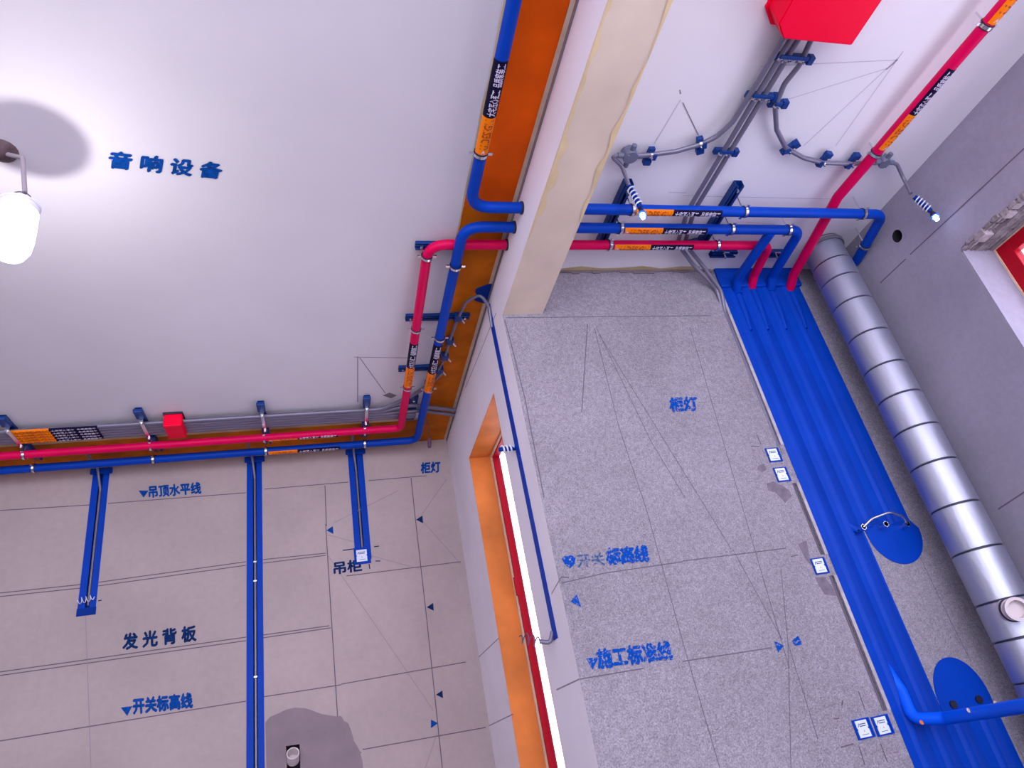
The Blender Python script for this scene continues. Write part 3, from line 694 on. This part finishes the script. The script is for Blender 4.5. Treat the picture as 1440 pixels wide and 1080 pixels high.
# blue painted chase on B
def bband(bm, q, wd_):
    for (a, b) in zip(q, q[1:]):
        pass
a, b = PB(687, 428), PB(782, 899)
yc0 = (a.y + b.y) / 2
link('blue_chase_paint', boxbm((XB - .003, yc0 - .032, b.z), (XB, yc0 + .032, HL - .05), .001), m_bluewall, wb)
link('blue_ceiling_splash', poly(bmesh.new(), [(.86 + .011 * math.sin(k * 5.1) + .055 * math.cos(PI + k * PI / 14) * 1.1 + .03, 3.03 + .085 * math.sin(PI / 2 + k * PI / 7) , HL - .003) if False else (.951 - (.085 + .012 * math.sin(k * 5.1)) * math.sin(PI * k / 14), 3.02 + .09 * math.cos(PI * k / 14), HL - .003) for k in range(15)], .0009, (0, 0, -1)), m_bluedark, ceil)

def clipped(name, label, grp, c, along, n=1, pad=(.045, .03), idx=0):
    """blue rubber backed saddle clip; c at the conduit axis on the ceiling"""
    t = thing(name, label, 'clip', c, grp); c = Vector(c); al = Vector(along).normalized(); sd = al.cross(Vector((0, 0, 1)))
    def ob(cen, a, s, h, bev=.003):
        b = boxbm((-a/2, -s/2, -h/2), (a/2, s/2, h/2), bev); mt = Matrix.Translation(cen) @ Matrix((al, sd, Vector((0, 0, 1)))).transposed().to_4x4(); bmesh.ops.transform(b, matrix=mt, verts=b.verts); return b
    w_ = .034 * n
    link('base_pad', ob(c + Vector((0, 0, .012)), pad[1], w_ + .03, .022), m_strut, t)
    link('pad_ear', ob(c + sd * (w_/2 + .028) + Vector((0, 0, .008)), pad[1] + .006, .028, .03), m_strut, t)
    link('front_bar', ob(c - al * .016 + Vector((0, 0, -.016)), .016, w_ - .002, .009, .002), m_strut, t)
    bs = [ringbm(c + sd * ((k - (n-1)/2) * .034), al, .0125, .0155, .012, 16) for k in range(n)]
    bs += [tubebm([c + sd * ((k - (n-1)/2) * .034) + Vector((0, 0, -.012)), c + sd * ((k - (n-1)/2) * .034) + Vector((0, 0, -.026))], .005, 6) for k in range(n)]
    link('saddle', merge(*bs), m_silver, t, True)
    return t
# conduits from the big red box
zR = HR - .038
def Rp(x, y, z=zR): return P(x, y, 2, z)
cx_ = [1.850, 1.884, 1.918, 1.952]
ends = {
 0: [(1.850, 1.30, zR), (1.848, 1.62, zR)] + [tuple(Rp(*q)) for q in ((1030, 172), (1008, 192), (985, 203), (950, 213), (912, 218), (893, 219))],
 1: [(1.884, 1.30, zR), (1.875, 2.35, zR), (1.93, 2.60, zR), (2.10, 2.76, zR - .02), (2.262, YC - .02, zR - .12), (2.268, YC + .016, zR - .24), (2.268, YC + .018, BX['a'].z + .04)],
 2: [(1.918, 1.30, zR), (1.912, 2.35, zR), (1.975, 2.60, zR), (2.14, 2.745, zR - .02), (2.282, YC - .025, zR - .14), (2.281, YC + .016, zR - .26), (2.281, YC + .018, BX['a'].z + .04)],
 3: [(1.962, 1.30, zR)] + [tuple(Rp(*q)) for q in ((1124, 92), (1103, 118), (1090, 150), (1092, 182), (1105, 208), (1130, 222), (1158, 229), (1200, 230), (1232, 229))]}
labs = ('grey conduit sweeping left from the big red box to the round junction box', 'left one of the straight conduit pair under the big red box', 'right one of the straight conduit pair under the big red box', 'grey conduit looping right from the big red box towards the magenta pipe')
for i in range(4):
    t = thing('steel_conduit.%03d' % (i + 5), labs[i], 'conduit', ends[i][0], 'grey conduits of the right ceiling')
    link('conduit_run', tubebm(fillet(ends[i], .09, 6), .0115, 12), m_conduit, t, True)
t = thing('steel_conduit.009', 'conduit continuing down the groove between the upper and middle switch boxes', 'conduit', (2.275, YC, BX['c'].z), 'conduits in the right wall groove')
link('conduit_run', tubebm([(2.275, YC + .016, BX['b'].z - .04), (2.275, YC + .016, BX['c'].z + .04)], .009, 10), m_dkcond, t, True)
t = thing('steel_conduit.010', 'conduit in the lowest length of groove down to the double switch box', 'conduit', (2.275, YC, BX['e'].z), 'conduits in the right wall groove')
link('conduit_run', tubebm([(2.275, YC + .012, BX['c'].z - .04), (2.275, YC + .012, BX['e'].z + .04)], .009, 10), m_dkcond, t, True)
cl = [((1112, 83), (0, 1, 0), 4, 'wide blue clip holding four conduits just under the big red box'),
      ((1069, 137), (0, 1, 0), 3, 'wide blue clip holding three conduits below the first wide clip'),
      ((1091, 148), (.1, 1, 0), 1, 'small blue clip at the start of the right hand loop'),
      ((1018, 215), (0, 1, 0), 2, 'blue clip holding the straight conduit pair'),
      ((985, 203), (-1, .45, 0), 1, 'blue clip halfway along the left hand conduit sweep'),
      ((915, 218), (-1, .02, 0), 1, 'blue clip next to the round grey junction box'),
      ((1108, 212), (.8, .6, 0), 1, 'blue clip at the lowest left of the right hand loop'),
      ((1157, 229), (1, .1, 0), 1, 'blue clip in the middle of the lower loop'),
      ((1197, 231), (1, 0, 0), 1, 'blue clip just left of the magenta pipe'),
      ((962, 345), (.3, 1, 0), 2, 'dark clip where the conduit pair dives to the wall')]
for i, (q, al, n_, lab) in enumerate(cl):
    clipped('conduit_clip' + ('.%03d' % i if i else ''), lab, 'conduit clips of the right ceiling', Rp(*q), al, n_)
def jbox(name, label, c, spouts, r=.036):
    t = thing(name, label, 'junction box', c, 'round junction boxes'); c = Vector(c)
    link('body', tubebm([c + Vector((0, 0, .03)), c + Vector((0, 0, -.012)), c + Vector((0, 0, -.016))], 0, 24, True, [r, r, r - .003]), m_junc, t, True)
    for a in spouts:
        d = Vector((math.cos(a), math.sin(a), 0)); link('spout', tubebm([c + d * (r - .005), c + d * (r + .026)], .0125, 12), m_junc, t, True)
    link('screw', merge(*[tubebm([c + Vector((s*.018, s*.018, -.012)), c + Vector((s*.018, s*.018, -.019))], .003, 6) for s in (-1, 1)]), m_silver, t)
j1 = Rp(886, 219); jbox('junction_box', 'round grey junction box beside the beam', j1, (0, PI/2, PI, -PI/2))
j2 = Rp(1243, 228); jbox('junction_box.001', 'grey junction box right of the magenta pipe', j2, (0, -PI/2, PI), .03)
# spot lamps on springy leads
def spot(name, label, pts, c0, c1, lens, wirem=m_wire):  # lamp on a springy lead
    t = thing(name, label, 'lamp', pts[0], 'small blue LED lamps'); c0, c1, lens = Vector(c0), Vector(c1), Vector(lens)
    link('lead_conduit', tubebm(fillet(pts, .05, 6), .0095, 10), m_conduit, t, True)
    link('coiled_lead', coil(c0, c1, .017, 6, .0034), wirem, t, True)
    link('lead_core', tubebm([c0, c1], .012, 10), m_bluedark, t, True)
    d = (lens - c1).normalized(); b = c1 - d * .004
    link('socket', tubebm([b, b + d * .012, b + d * .032, b + d * .04], 0, 14, True, [.007, .010, .017, .017]), m_black, t, True)
    link('housing_ring', tubebm([b + d * .034, b + d * .048, b + d * .060], 0, 18, True, [.018, .019, .012]), m_ledblue, t, True)
    side = (Vector((0, 0, CZ)) - b).normalized(); e0 = b + d * .046 + side * .012
    link('lens', tubebm([e0 - side * .004, e0 + side * .006, e0 + side * .010], 0, 16, True, [.0125, .0125, .008]), m_led, t, True)
    link('led_tip', tubebm([b + d * .056, b + d * .064], .009, 12), m_led, t)
ya_ = 2.05
s0 = P(885, 262, 1, 2.13); s1 = P(901, 293, 1, 2.12); s2 = P(905, 308, 1, 2.12)
spot('spot_lamp', 'small blue LED lamp hanging in front of the pipes near the beam', [j1 + Vector((-.06, 0, 0)), j1 + Vector((-.085, .01, 0)), (j1 + s0) / 2 + Vector((-.03, .0, .03)), s0], s0, s1, s2)
s0 = P(1286, 277, 1, 2.06); s1 = P(1309, 297, 1, 2.06); s2 = P(1319, 310, 1, 2.06)
spot('spot_lamp.001', 'small blue LED lamp on a coiled lead hanging before the outer wall', [j2 + Vector((.05, 0, 0)), j2 + Vector((.09, .01, 0)), P(1270, 250, 1, 2.05), P(1281, 272, 1, 2.05)], s0, s1, s2)

# ------------------------------------------------------------------ RED BOXES
t = thing('red_box', 'large red protective junction cover on the right ceiling', 'box', (1.9, 1.15, HR))
pts = [(1.73, .93), (2.10, .93), (2.10, 1.345), (1.785, 1.345), (1.73, 1.29)]
bm = poly(bmesh.new(), [(x, y, HR - .12) for x, y in pts], .119, (0, 0, -1)); bmesh.ops.bevel(bm, geom=bm.edges[:], offset=.004, segments=2, affect='EDGES')
link('cover', bm, m_redbox, t); link('rim', poly(bmesh.new(), [(1.72, .92, HR - .012), (2.11, .92, HR - .012), (2.11, 1.357, HR - .012), (1.78, 1.357, HR - .012), (1.72, 1.295, HR - .012)], .011, (0, 0, -1)), m_redbox, t)
link('cable_gland', merge(*[tubebm([(x, 1.34, zR), (x, 1.375, zR)], .016, 12) for x in cx_]), m_junc, t)
t = thing('red_box.001', 'small red junction cover over the conduits on the far ceiling edge', 'box', (-.88, 4.28, HL))
link('cover', boxbm((-.93, 4.19, HL - .095), (-.825, 4.37, HL - .002), .006), m_redbox, t)
link('base_plate', boxbm((-.935, 4.18, HL - .014), (-.82, 4.40, HL - .001), .002), m_black, t)

# ------------------------------------------------------------------ SWITCH BOXES
def sbox(name, label, c, pl='C', w_=.076, h_=.076, card=(.056, .064), side=1):
    ax, val, s = PL[pl]; t = thing(name, label, 'switch box', (c.x, val, c.z), 'wall switch boxes')
    y = val; hw, hh = w_/2, h_/2; b = bmesh.new()
    box(b, (c.x - hw, y - .006, c.z - hh), (c.x - hw + .006, y, c.z + hh)); box(b, (c.x + hw - .006, y - .006, c.z - hh), (c.x + hw, y, c.z + hh))
    box(b, (c.x - hw + .006, y - .006, c.z - hh), (c.x + hw - .006, y, c.z - hh + .006)); box(b, (c.x - hw + .006, y - .006, c.z + hh - .006), (c.x + hw - .006, y, c.z + hh)); box(b, (c.x - hw + .006, y - .0025, c.z - hh + .006), (c.x + hw - .006, y, c.z + hh - .006))
    link('box_rim', b, m_bluewall, t)
    cw, chh = card[0]/2, card[1]/2; x0 = c.x - .004
    q = [(x0 - cw, c.z - chh), (x0 + cw, c.z - chh), (x0 + cw, c.z - .006), (x0 + cw - .005, c.z), (x0 + cw, c.z + .006), (x0 + cw, c.z + chh), (x0 - cw, c.z + chh), (x0 - cw, c.z + .006), (x0 - cw + .004, c.z), (x0 - cw, c.z - .006)]
    cd_ = link('cover_card', poly(bmesh.new(), [(x, y - .008, z) for x, z in q], .003, (0, -1, 0)), m_card, t)
    b = bmesh.new()
    for (u0, v0, u1, v1) in ((-.2, .26, .34, .31), (-.2, .14, .30, .19), (-.28, -.36, .32, -.33)):
        b.faces.new([b.verts.new((x0 + u * card[0], y - .0085, c.z + v * card[1])) for u, v in ((u0, v0), (u1, v0), (u1, v1), (u0, v1))])
    for s_ in (0, 1):
        pass
    b.faces.new([b.verts.new((x0 + u * card[0], y - .0085, c.z + v * card[1])) for u, v in ((-.40, .12), (-.30, .34), (-.26, .34), (-.34, .12))])
    b.faces.new([b.verts.new((x0 + u * card[0], y - .0085, c.z + v * card[1])) for u, v in ((-.30, .34), (-.26, .34), (-.16, .12), (-.20, .12))])
    link('card_print', b, m_inkdark, cd_, recalc=False)
    b = bmesh.new(); b.faces.new([b.verts.new((x0 + u * card[0], y - .0086, c.z + v * card[1])) for u, v in ((-.02, -.18), (.06, -.18), (.02, -.04))])
    link('card_arrow', b, m_redpipe, cd_, recalc=False)
sbox('switch_box', 'upper of the two blue switch boxes stacked beside the chases', BX['a'])
sbox('switch_box.001', 'lower of the two blue switch boxes stacked beside the chases', BX['b'])
sbox('switch_box.002', 'single blue switch box on the right wall halfway down the groove', BX['c'])
sbox('switch_box.003', 'left half of the double switch box low on the right wall', BX['d'], w_=.085)
sbox('switch_box.004', 'right half of the double switch box low on the right wall', BX['e'], w_=.085)
ca = PA(509.5, 781.5)
sbox('switch_box.005', 'blue switch box with white card at the foot of the short far wall chase', ca, 'A', .112, .118, (.072, .082))

# ------------------------------------------------------------------ HANGING BULB
bx, by = -.955, 2.055
t = thing('hanging_bulb', 'glowing white bulb hanging from the ceiling at the left picture edge', 'lamp', (bx, by, HL))
hk = P(10, 214, 2, HL - .01)
link('ceiling_rose', tubebm([(hk.x - .02, hk.y, HL), (hk.x - .02, hk.y, HL - .012), (hk.x - .02, hk.y, HL - .03)], 0, 18, True, [.055, .05, .02]), mat('rust_brown', (.10, .06, .07), .7, noise=((30, .4, 3),)), t, True)
e1 = P(32, 222, 1, by); e2 = P(35, 271, 1, by)
link('conduit_drop', tubebm(fillet([(hk.x, hk.y, HL - .02), e1, e2], .02, 5), .008, 10), m_cable, t, True)
cap_z = 1.972 + CZ
link('coiled_lead', coil((bx, by, cap_z + .055), (bx, by, cap_z + .004), .027, 3, .0022), m_wiredk, t, True)
link('lead', tubebm([e2, Vector((bx + .012, by, cap_z + .056))], .003, 6), m_wiredk, t)
link('cap', tubebm([(bx, by, cap_z + .006), (bx, by, cap_z), (bx, by, cap_z - .006)], 0, 36, True, [.056, .064, .063]), m_white, t, True)
link('neck', tubebm([(bx, by, cap_z - .004), (bx, by, cap_z - .03)], 0, 30, False, [.060, .061]), m_white, t, True)
prof = [(-.028, .0605), (-.10, .062), (-.15, .062), (-.19, .058), (-.22, .044), (-.234, .024), (-.238, .004)]
link('globe', tubebm([(bx, by, cap_z + a) for a, _ in prof], 0, 30, True, [r for _, r in prof]), m_bulb, t, True)

# ------------------------------------------------------------------ SMALL LOOSE THINGS
t = thing('cable_coil', 'small white cable coil at the foot of the left far wall chase', 'cable', PA(123, 845), 'cable coils at chase ends')
p = PA(123, 845); link('coil', coil(p + Vector((-.05, -.03, -.005)), p + Vector((.045, -.03, .01)), .018, 4, .0025), m_wire, t, True)
t = thing('cable_coil.001', 'grey cable coil sticking out of the lower end of the window wall chase', 'cable', PB(768, 892), 'cable coils at chase ends')
p = PB(779, 898); q = P(753, 891, 0, XB - .04); q.y = p.y
link('coil', coil(p + Vector((-.06, .02, .0)), p + Vector((-.15, .02, .03)), .022, 3.5, .0028), m_wiredk, t, True)
link('tail', tubebm(fillet([p + Vector((0, 0, .03)), p + Vector((-.02, .0, -.015)), p + Vector((-.06, .02, 0))], .02), .010, 10), m_conduit, t, True)
t = thing('cable_coil.002', 'white and navy cable coil beside the blue chase at the top of the window', 'cable', PB(715, 632), 'cable coils at chase ends')
p = PB(727, 628)
link('coil', coil(p + Vector((-.01, .02, 0)), p + Vector((-.085, .02, 0)), .018, 4, .0045), m_wire, t, True)
link('core', tubebm([p + Vector((0, .02, 0)), p + Vector((-.09, .02, 0))], .011, 10), m_bluedark, t, True)
t = thing('hanging_plug', 'small dark plug hanging on a wire in the far corner by the window wall', 'plug', P(602, 612, 1, 4.6))
link('wire', tubebm(fillet([P(600, 590, 2, HL - .01), P(603, 602, 1, 4.55), P(604, 616, 1, 4.55)], .02), .003, 6), m_wiredk, t)
link('plug', tubebm([P(603.5, 615, 1, 4.55), P(604, 622, 1, 4.55), P(604, 629, 1, 4.55)], 0, 10, True, [.008, .015, .012]), mat('plug_mauve', (.13, .06, .13), .5), t, True)
t = thing('drain_pipe', 'open white pipe end poking out of the dark slot low on the far wall', 'pipe', PA(412, 1068))
p = PA(412, 1067)
ax_ = Vector((0.05, -.8, .42)).normalized()
link('pipe', merge(ringbm(p + ax_ * .02, ax_, .031, .037, .075, 26), tubebm([p - ax_ * .02, p - ax_ * .01], .0312, 20)), m_pvc, t, True)
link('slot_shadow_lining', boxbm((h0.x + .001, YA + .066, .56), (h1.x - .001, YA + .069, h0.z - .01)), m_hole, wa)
# round ball/floor litter is not in view

# ------------------------------------------------------------------ DAMP PATCHES
plate('damp_patch', 'A', [(374, 1200), (373, 1040), (374, 1016), (380, 1008), (392, 1003), (402, 998), (415, 995), (430, 996), (441, 1000), (452, 1004), (470, 1007), (480, 1007), (484, 1014), (490, 1017), (494, 1028), (498, 1042), (506, 1056), (509, 1070), (512, 1200)][:1] and
      [(374, 1045), (373, 1016), (380, 1008), (392, 1003), (402, 998), (415, 995), (430, 996), (441, 1000), (452, 1004), (470, 1007), (480, 1007), (484, 1014), (490, 1017), (494, 1028), (498, 1042), (501, 1047), (422, 1046.5), (401.8, 1049)][::1], m_damp, wa, .0016)
plate('damp_patch', 'A', [(374, 1045), (401.8, 1049), (401.8, 1160), (376, 1160)], m_damp, wa, .0016)
plate('damp_patch', 'A', [(422, 1046.5), (501, 1047), (506, 1056), (510, 1072), (516, 1160), (423, 1160)], m_damp, wa, .0016)
for q in ([(1066, 655), (1074, 652), (1078, 660), (1072, 664), (1065, 660)], [(1078, 680), (1088, 677), (1100, 683), (1110, 690), (1113, 698), (1104, 707), (1098, 700), (1090, 692), (1080, 690)],
          [(1122, 765), (1134, 760), (1138, 783), (1141, 795), (1134, 788)], [(1146, 812), (1160, 812), (1172, 828), (1176, 838), (1160, 836), (1152, 824)]):
    plate('damp_patch', 'C', q, m_dampC, wc, .0012)

# ------------------------------------------------------------------ DRAWN LINES
lines('marking_lines', 'A', [(0, 718, 128, 710), (152, 708, 346, 693), (372, 688, 490, 678), (518, 676, 600, 669), (0, 839, 114, 827), (138, 824, 346, 795), (370, 792, 458, 781), (0, 834, 114, 822), (138, 819, 346, 790), (370, 787, 458, 778),
      (0, 950, 346, 901), (370, 897, 465, 883), (0, 945, 346, 896), (370, 893, 463, 880), (0, 1042, 346, 986), (370, 980, 480, 963), (480, 962, 655, 931), (487, 810, 648, 790), (510, 1054, 683, 1023), (427, 1072, 508, 1058),
      (457, 683, 459, 740), (458, 737, 466, 870), (466, 870, 478, 1060), (578, 672, 583, 720), (583, 720, 600, 870), (600, 870, 622, 1080)], .006, m_line, wa)
lines('faint_lines', 'A', [(459, 778, 610, 1000), (497, 775, 590, 800), (588, 726, 648, 793), (593, 724, 628, 674), (615, 1030, 598, 1080), (470, 735, 560, 690), (460, 752, 498, 762), (120, 855, 128, 1080)], .004, m_linel, wa)
lines('marker_strokes', 'A', [(386, 1050, 402, 1046), (422, 1045, 436, 1041), (423, 1075, 440, 1072), (402.5, 1040, 402.5, 1046), (420, 1036, 421, 1046), (482, 774, 497, 772), (526, 769, 533, 768), (528, 789, 535, 789), (519, 793, 520, 800), (138, 845, 143, 844), (125, 853, 126, 862)], .007, m_inkdark, wa)
lines('marking_lines', 'B', [(683, 1023, 722, 1004), (783, 970, 815, 955), (667, 930, 702, 897), (776, 835, 789, 812), (789, 812, 800, 812), (655, 545, 698, 440)], .006, m_linel, wb)
lines('marking_lines', 'C', [(711, 447, 1000, 444), (826, 456, 818, 580), (790, 820, 850, 806), (850, 806, 960, 790), (960, 789, 1105, 771), (1112, 783, 1122, 780), (960, 930, 1085, 911), (815, 955, 905, 940), (700+10, 450, 738, 560), (738, 560, 765, 700)], .0045, m_lineC, wc)
lines('snap_lines', 'C', [(838, 460, 915, 620), (915, 620, 963, 700), (836, 462, 870, 600), (870, 600, 910, 720), (910, 720, 960, 903), (960, 903, 1012, 1080), (842, 470, 1028, 772), (1044, 460, 1100, 640), (970, 460, 1110, 940), (1030, 772, 1100, 900), (1098, 800, 1108, 905), (1108, 905, 1112, 1080), (1108, 905, 1150, 1040)], .003, m_lineC, wc)
lines('marker_strokes', 'C', [(1056, 628, 1068, 628), (1064, 611, 1070, 625), (1172, 1011, 1180, 1010), (1182, 1051, 1200, 1046), (1208, 1050, 1216, 1076), (1238, 1046, 1248, 1072), (1185, 985, 1184, 992), (1207, 972, 1216, 998), (1151, 768, 1155, 772)], .005, m_line, wc)
lines('marking_lines', 'C', [(1290, 776, 1330, 860), (1330, 860, 1365, 930)], .003, m_line, wc)
lines('marking_lines', 'D', [(1480, 172, 1280, 358), (1274, 364, 1238, 398), (1520, 640, 1404, 716)], .007, m_line, wd)
lines('pencil_strokes', 'R', [(960, 144, 982, 190), (956, 126, 957, 132), (1246, 98, 1262, 84)], .005, m_linel, ceil)
lines('pencil_lines', 'R', [(957, 140, 920, 202), (1070, 93, 1262, 84), (1262, 82, 1130, 205), (1270, 72, 1175, 205), (1250, 95, 1090, 145), (1050, 312, 1090, 315), (960, 275, 1180, 280), (940, 270, 965, 271)], .004, m_pencil, ceil)
lines('ceiling_lines', 'L', [(503, 501, 503, 565), (498, 502, 575, 503), (506, 503, 542, 553)], .006, m_linel, ceil)
plate('putty_smudge', 'L', [(538, 556), (548, 552), (558, 556), (550, 560)], m_mauve, ceil, .001)
plate('plaster_lip', 'C', [(709, 437), (768, 434), (768, 437), (709, 440)], m_mauve, wc, .004)
bm = bmesh.new()
for i in range(26):
    x = 1.19 + i * .042; h = random.uniform(.006, .022); box(bm, (x, YC - .008, HR - .004 - h), (x + .045, YC, HR - .001))
link('ragged_top_edge', bm, m_mauve, wc)

# ------------------------------------------------------------------ STENCILS
def tri(name, pl, pts, m, par): 
    b = bmesh.new(); b.faces.new([b.verts.new(onp(pl, x, y, .0022)) for x, y in pts]); link(name, b, m, par, recalc=False)
wall_text('stencil_lettering', '音 响 设 备', 'L', (153, 235), (309, 251), (155, 212), m_ink, ceil, .045)
wall_text('stencil_lettering', '吊顶水平线', 'A', (210, 700), (283, 694), (209, 684), m_ink, wa, .045)
wall_text('stencil_lettering', '发 光 背 板', 'A', (173, 914), (276, 901), (173, 892), m_inkdark, wa, .045)
wall_text('stencil_lettering', '开关标高线', 'A', (188, 1004), (271, 995), (187, 983), m_ink, wa, .06)
wall_text('stencil_lettering', '柜灯', 'A', (592, 666), (619, 664), (592, 651), m_ink, wa, .045)
wall_text('stencil_lettering', '吊柜', 'A', (470, 808), (509, 803), (469, 791), m_inkdark, wa, .035)
wall_text('stencil_lettering', '柜灯', 'C', (943, 579), (981, 577), (941, 560), m_inkC, wc, .06)
wall_text('stencil_lettering', '标高线', 'C', (854, 794), (912, 789), (852, 772), m_inkC, wc, .07)
wall_text('stencil_lettering', '开关', 'C', (813, 798), (851, 795), (810, 780), m_inkF, wc, .02)
wall_text('stencil_lettering', '施工标准线', 'C', (842, 940), (946, 927), (838, 914), m_inkC, wc, .055)
tri('stencil_triangle', 'A', [(195, 690), (209, 690), (202, 700)], m_ink, wa)
tri('stencil_triangle', 'A', [(170, 995), (186, 993), (179, 1007)], m_ink, wa)
for p3, m_ in (((459, 746), m_ink), ((585, 731), m_inkdark), ((600, 854), m_inkdark), ((613, 977), m_inkdark)):
    x, y = p3; tri('stencil_triangle', 'A', [(x, y), (x + 9, y - 6), (x + 10, y + 5)], m_, wa)
tri('stencil_triangle', 'A', [(606, 1012), (606, 1024), (616, 1017)], m_ink, wa)
tri('stencil_triangle', 'C', [(824, 926), (842, 924), (833, 942)], m_inkC, wc)
plate('stencil_triangle', 'C', [(790, 786), (794, 782), (804, 781), (809, 785), (808, 793), (802, 799), (795, 795)], m_inkC, wc, .0022)
tri('stencil_triangle', 'C', [(802, 846), (811, 836), (817, 854)], m_inkC, wc)
tri('stencil_triangle', 'C', [(1088, 901), (1102, 908), (1094, 918)], m_inkC, wc)
plate('stencil_smudge', 'C', [(1113, 902), (1122, 894), (1126, 902), (1127, 907), (1118, 908)], m_inkC, wc, .0022)
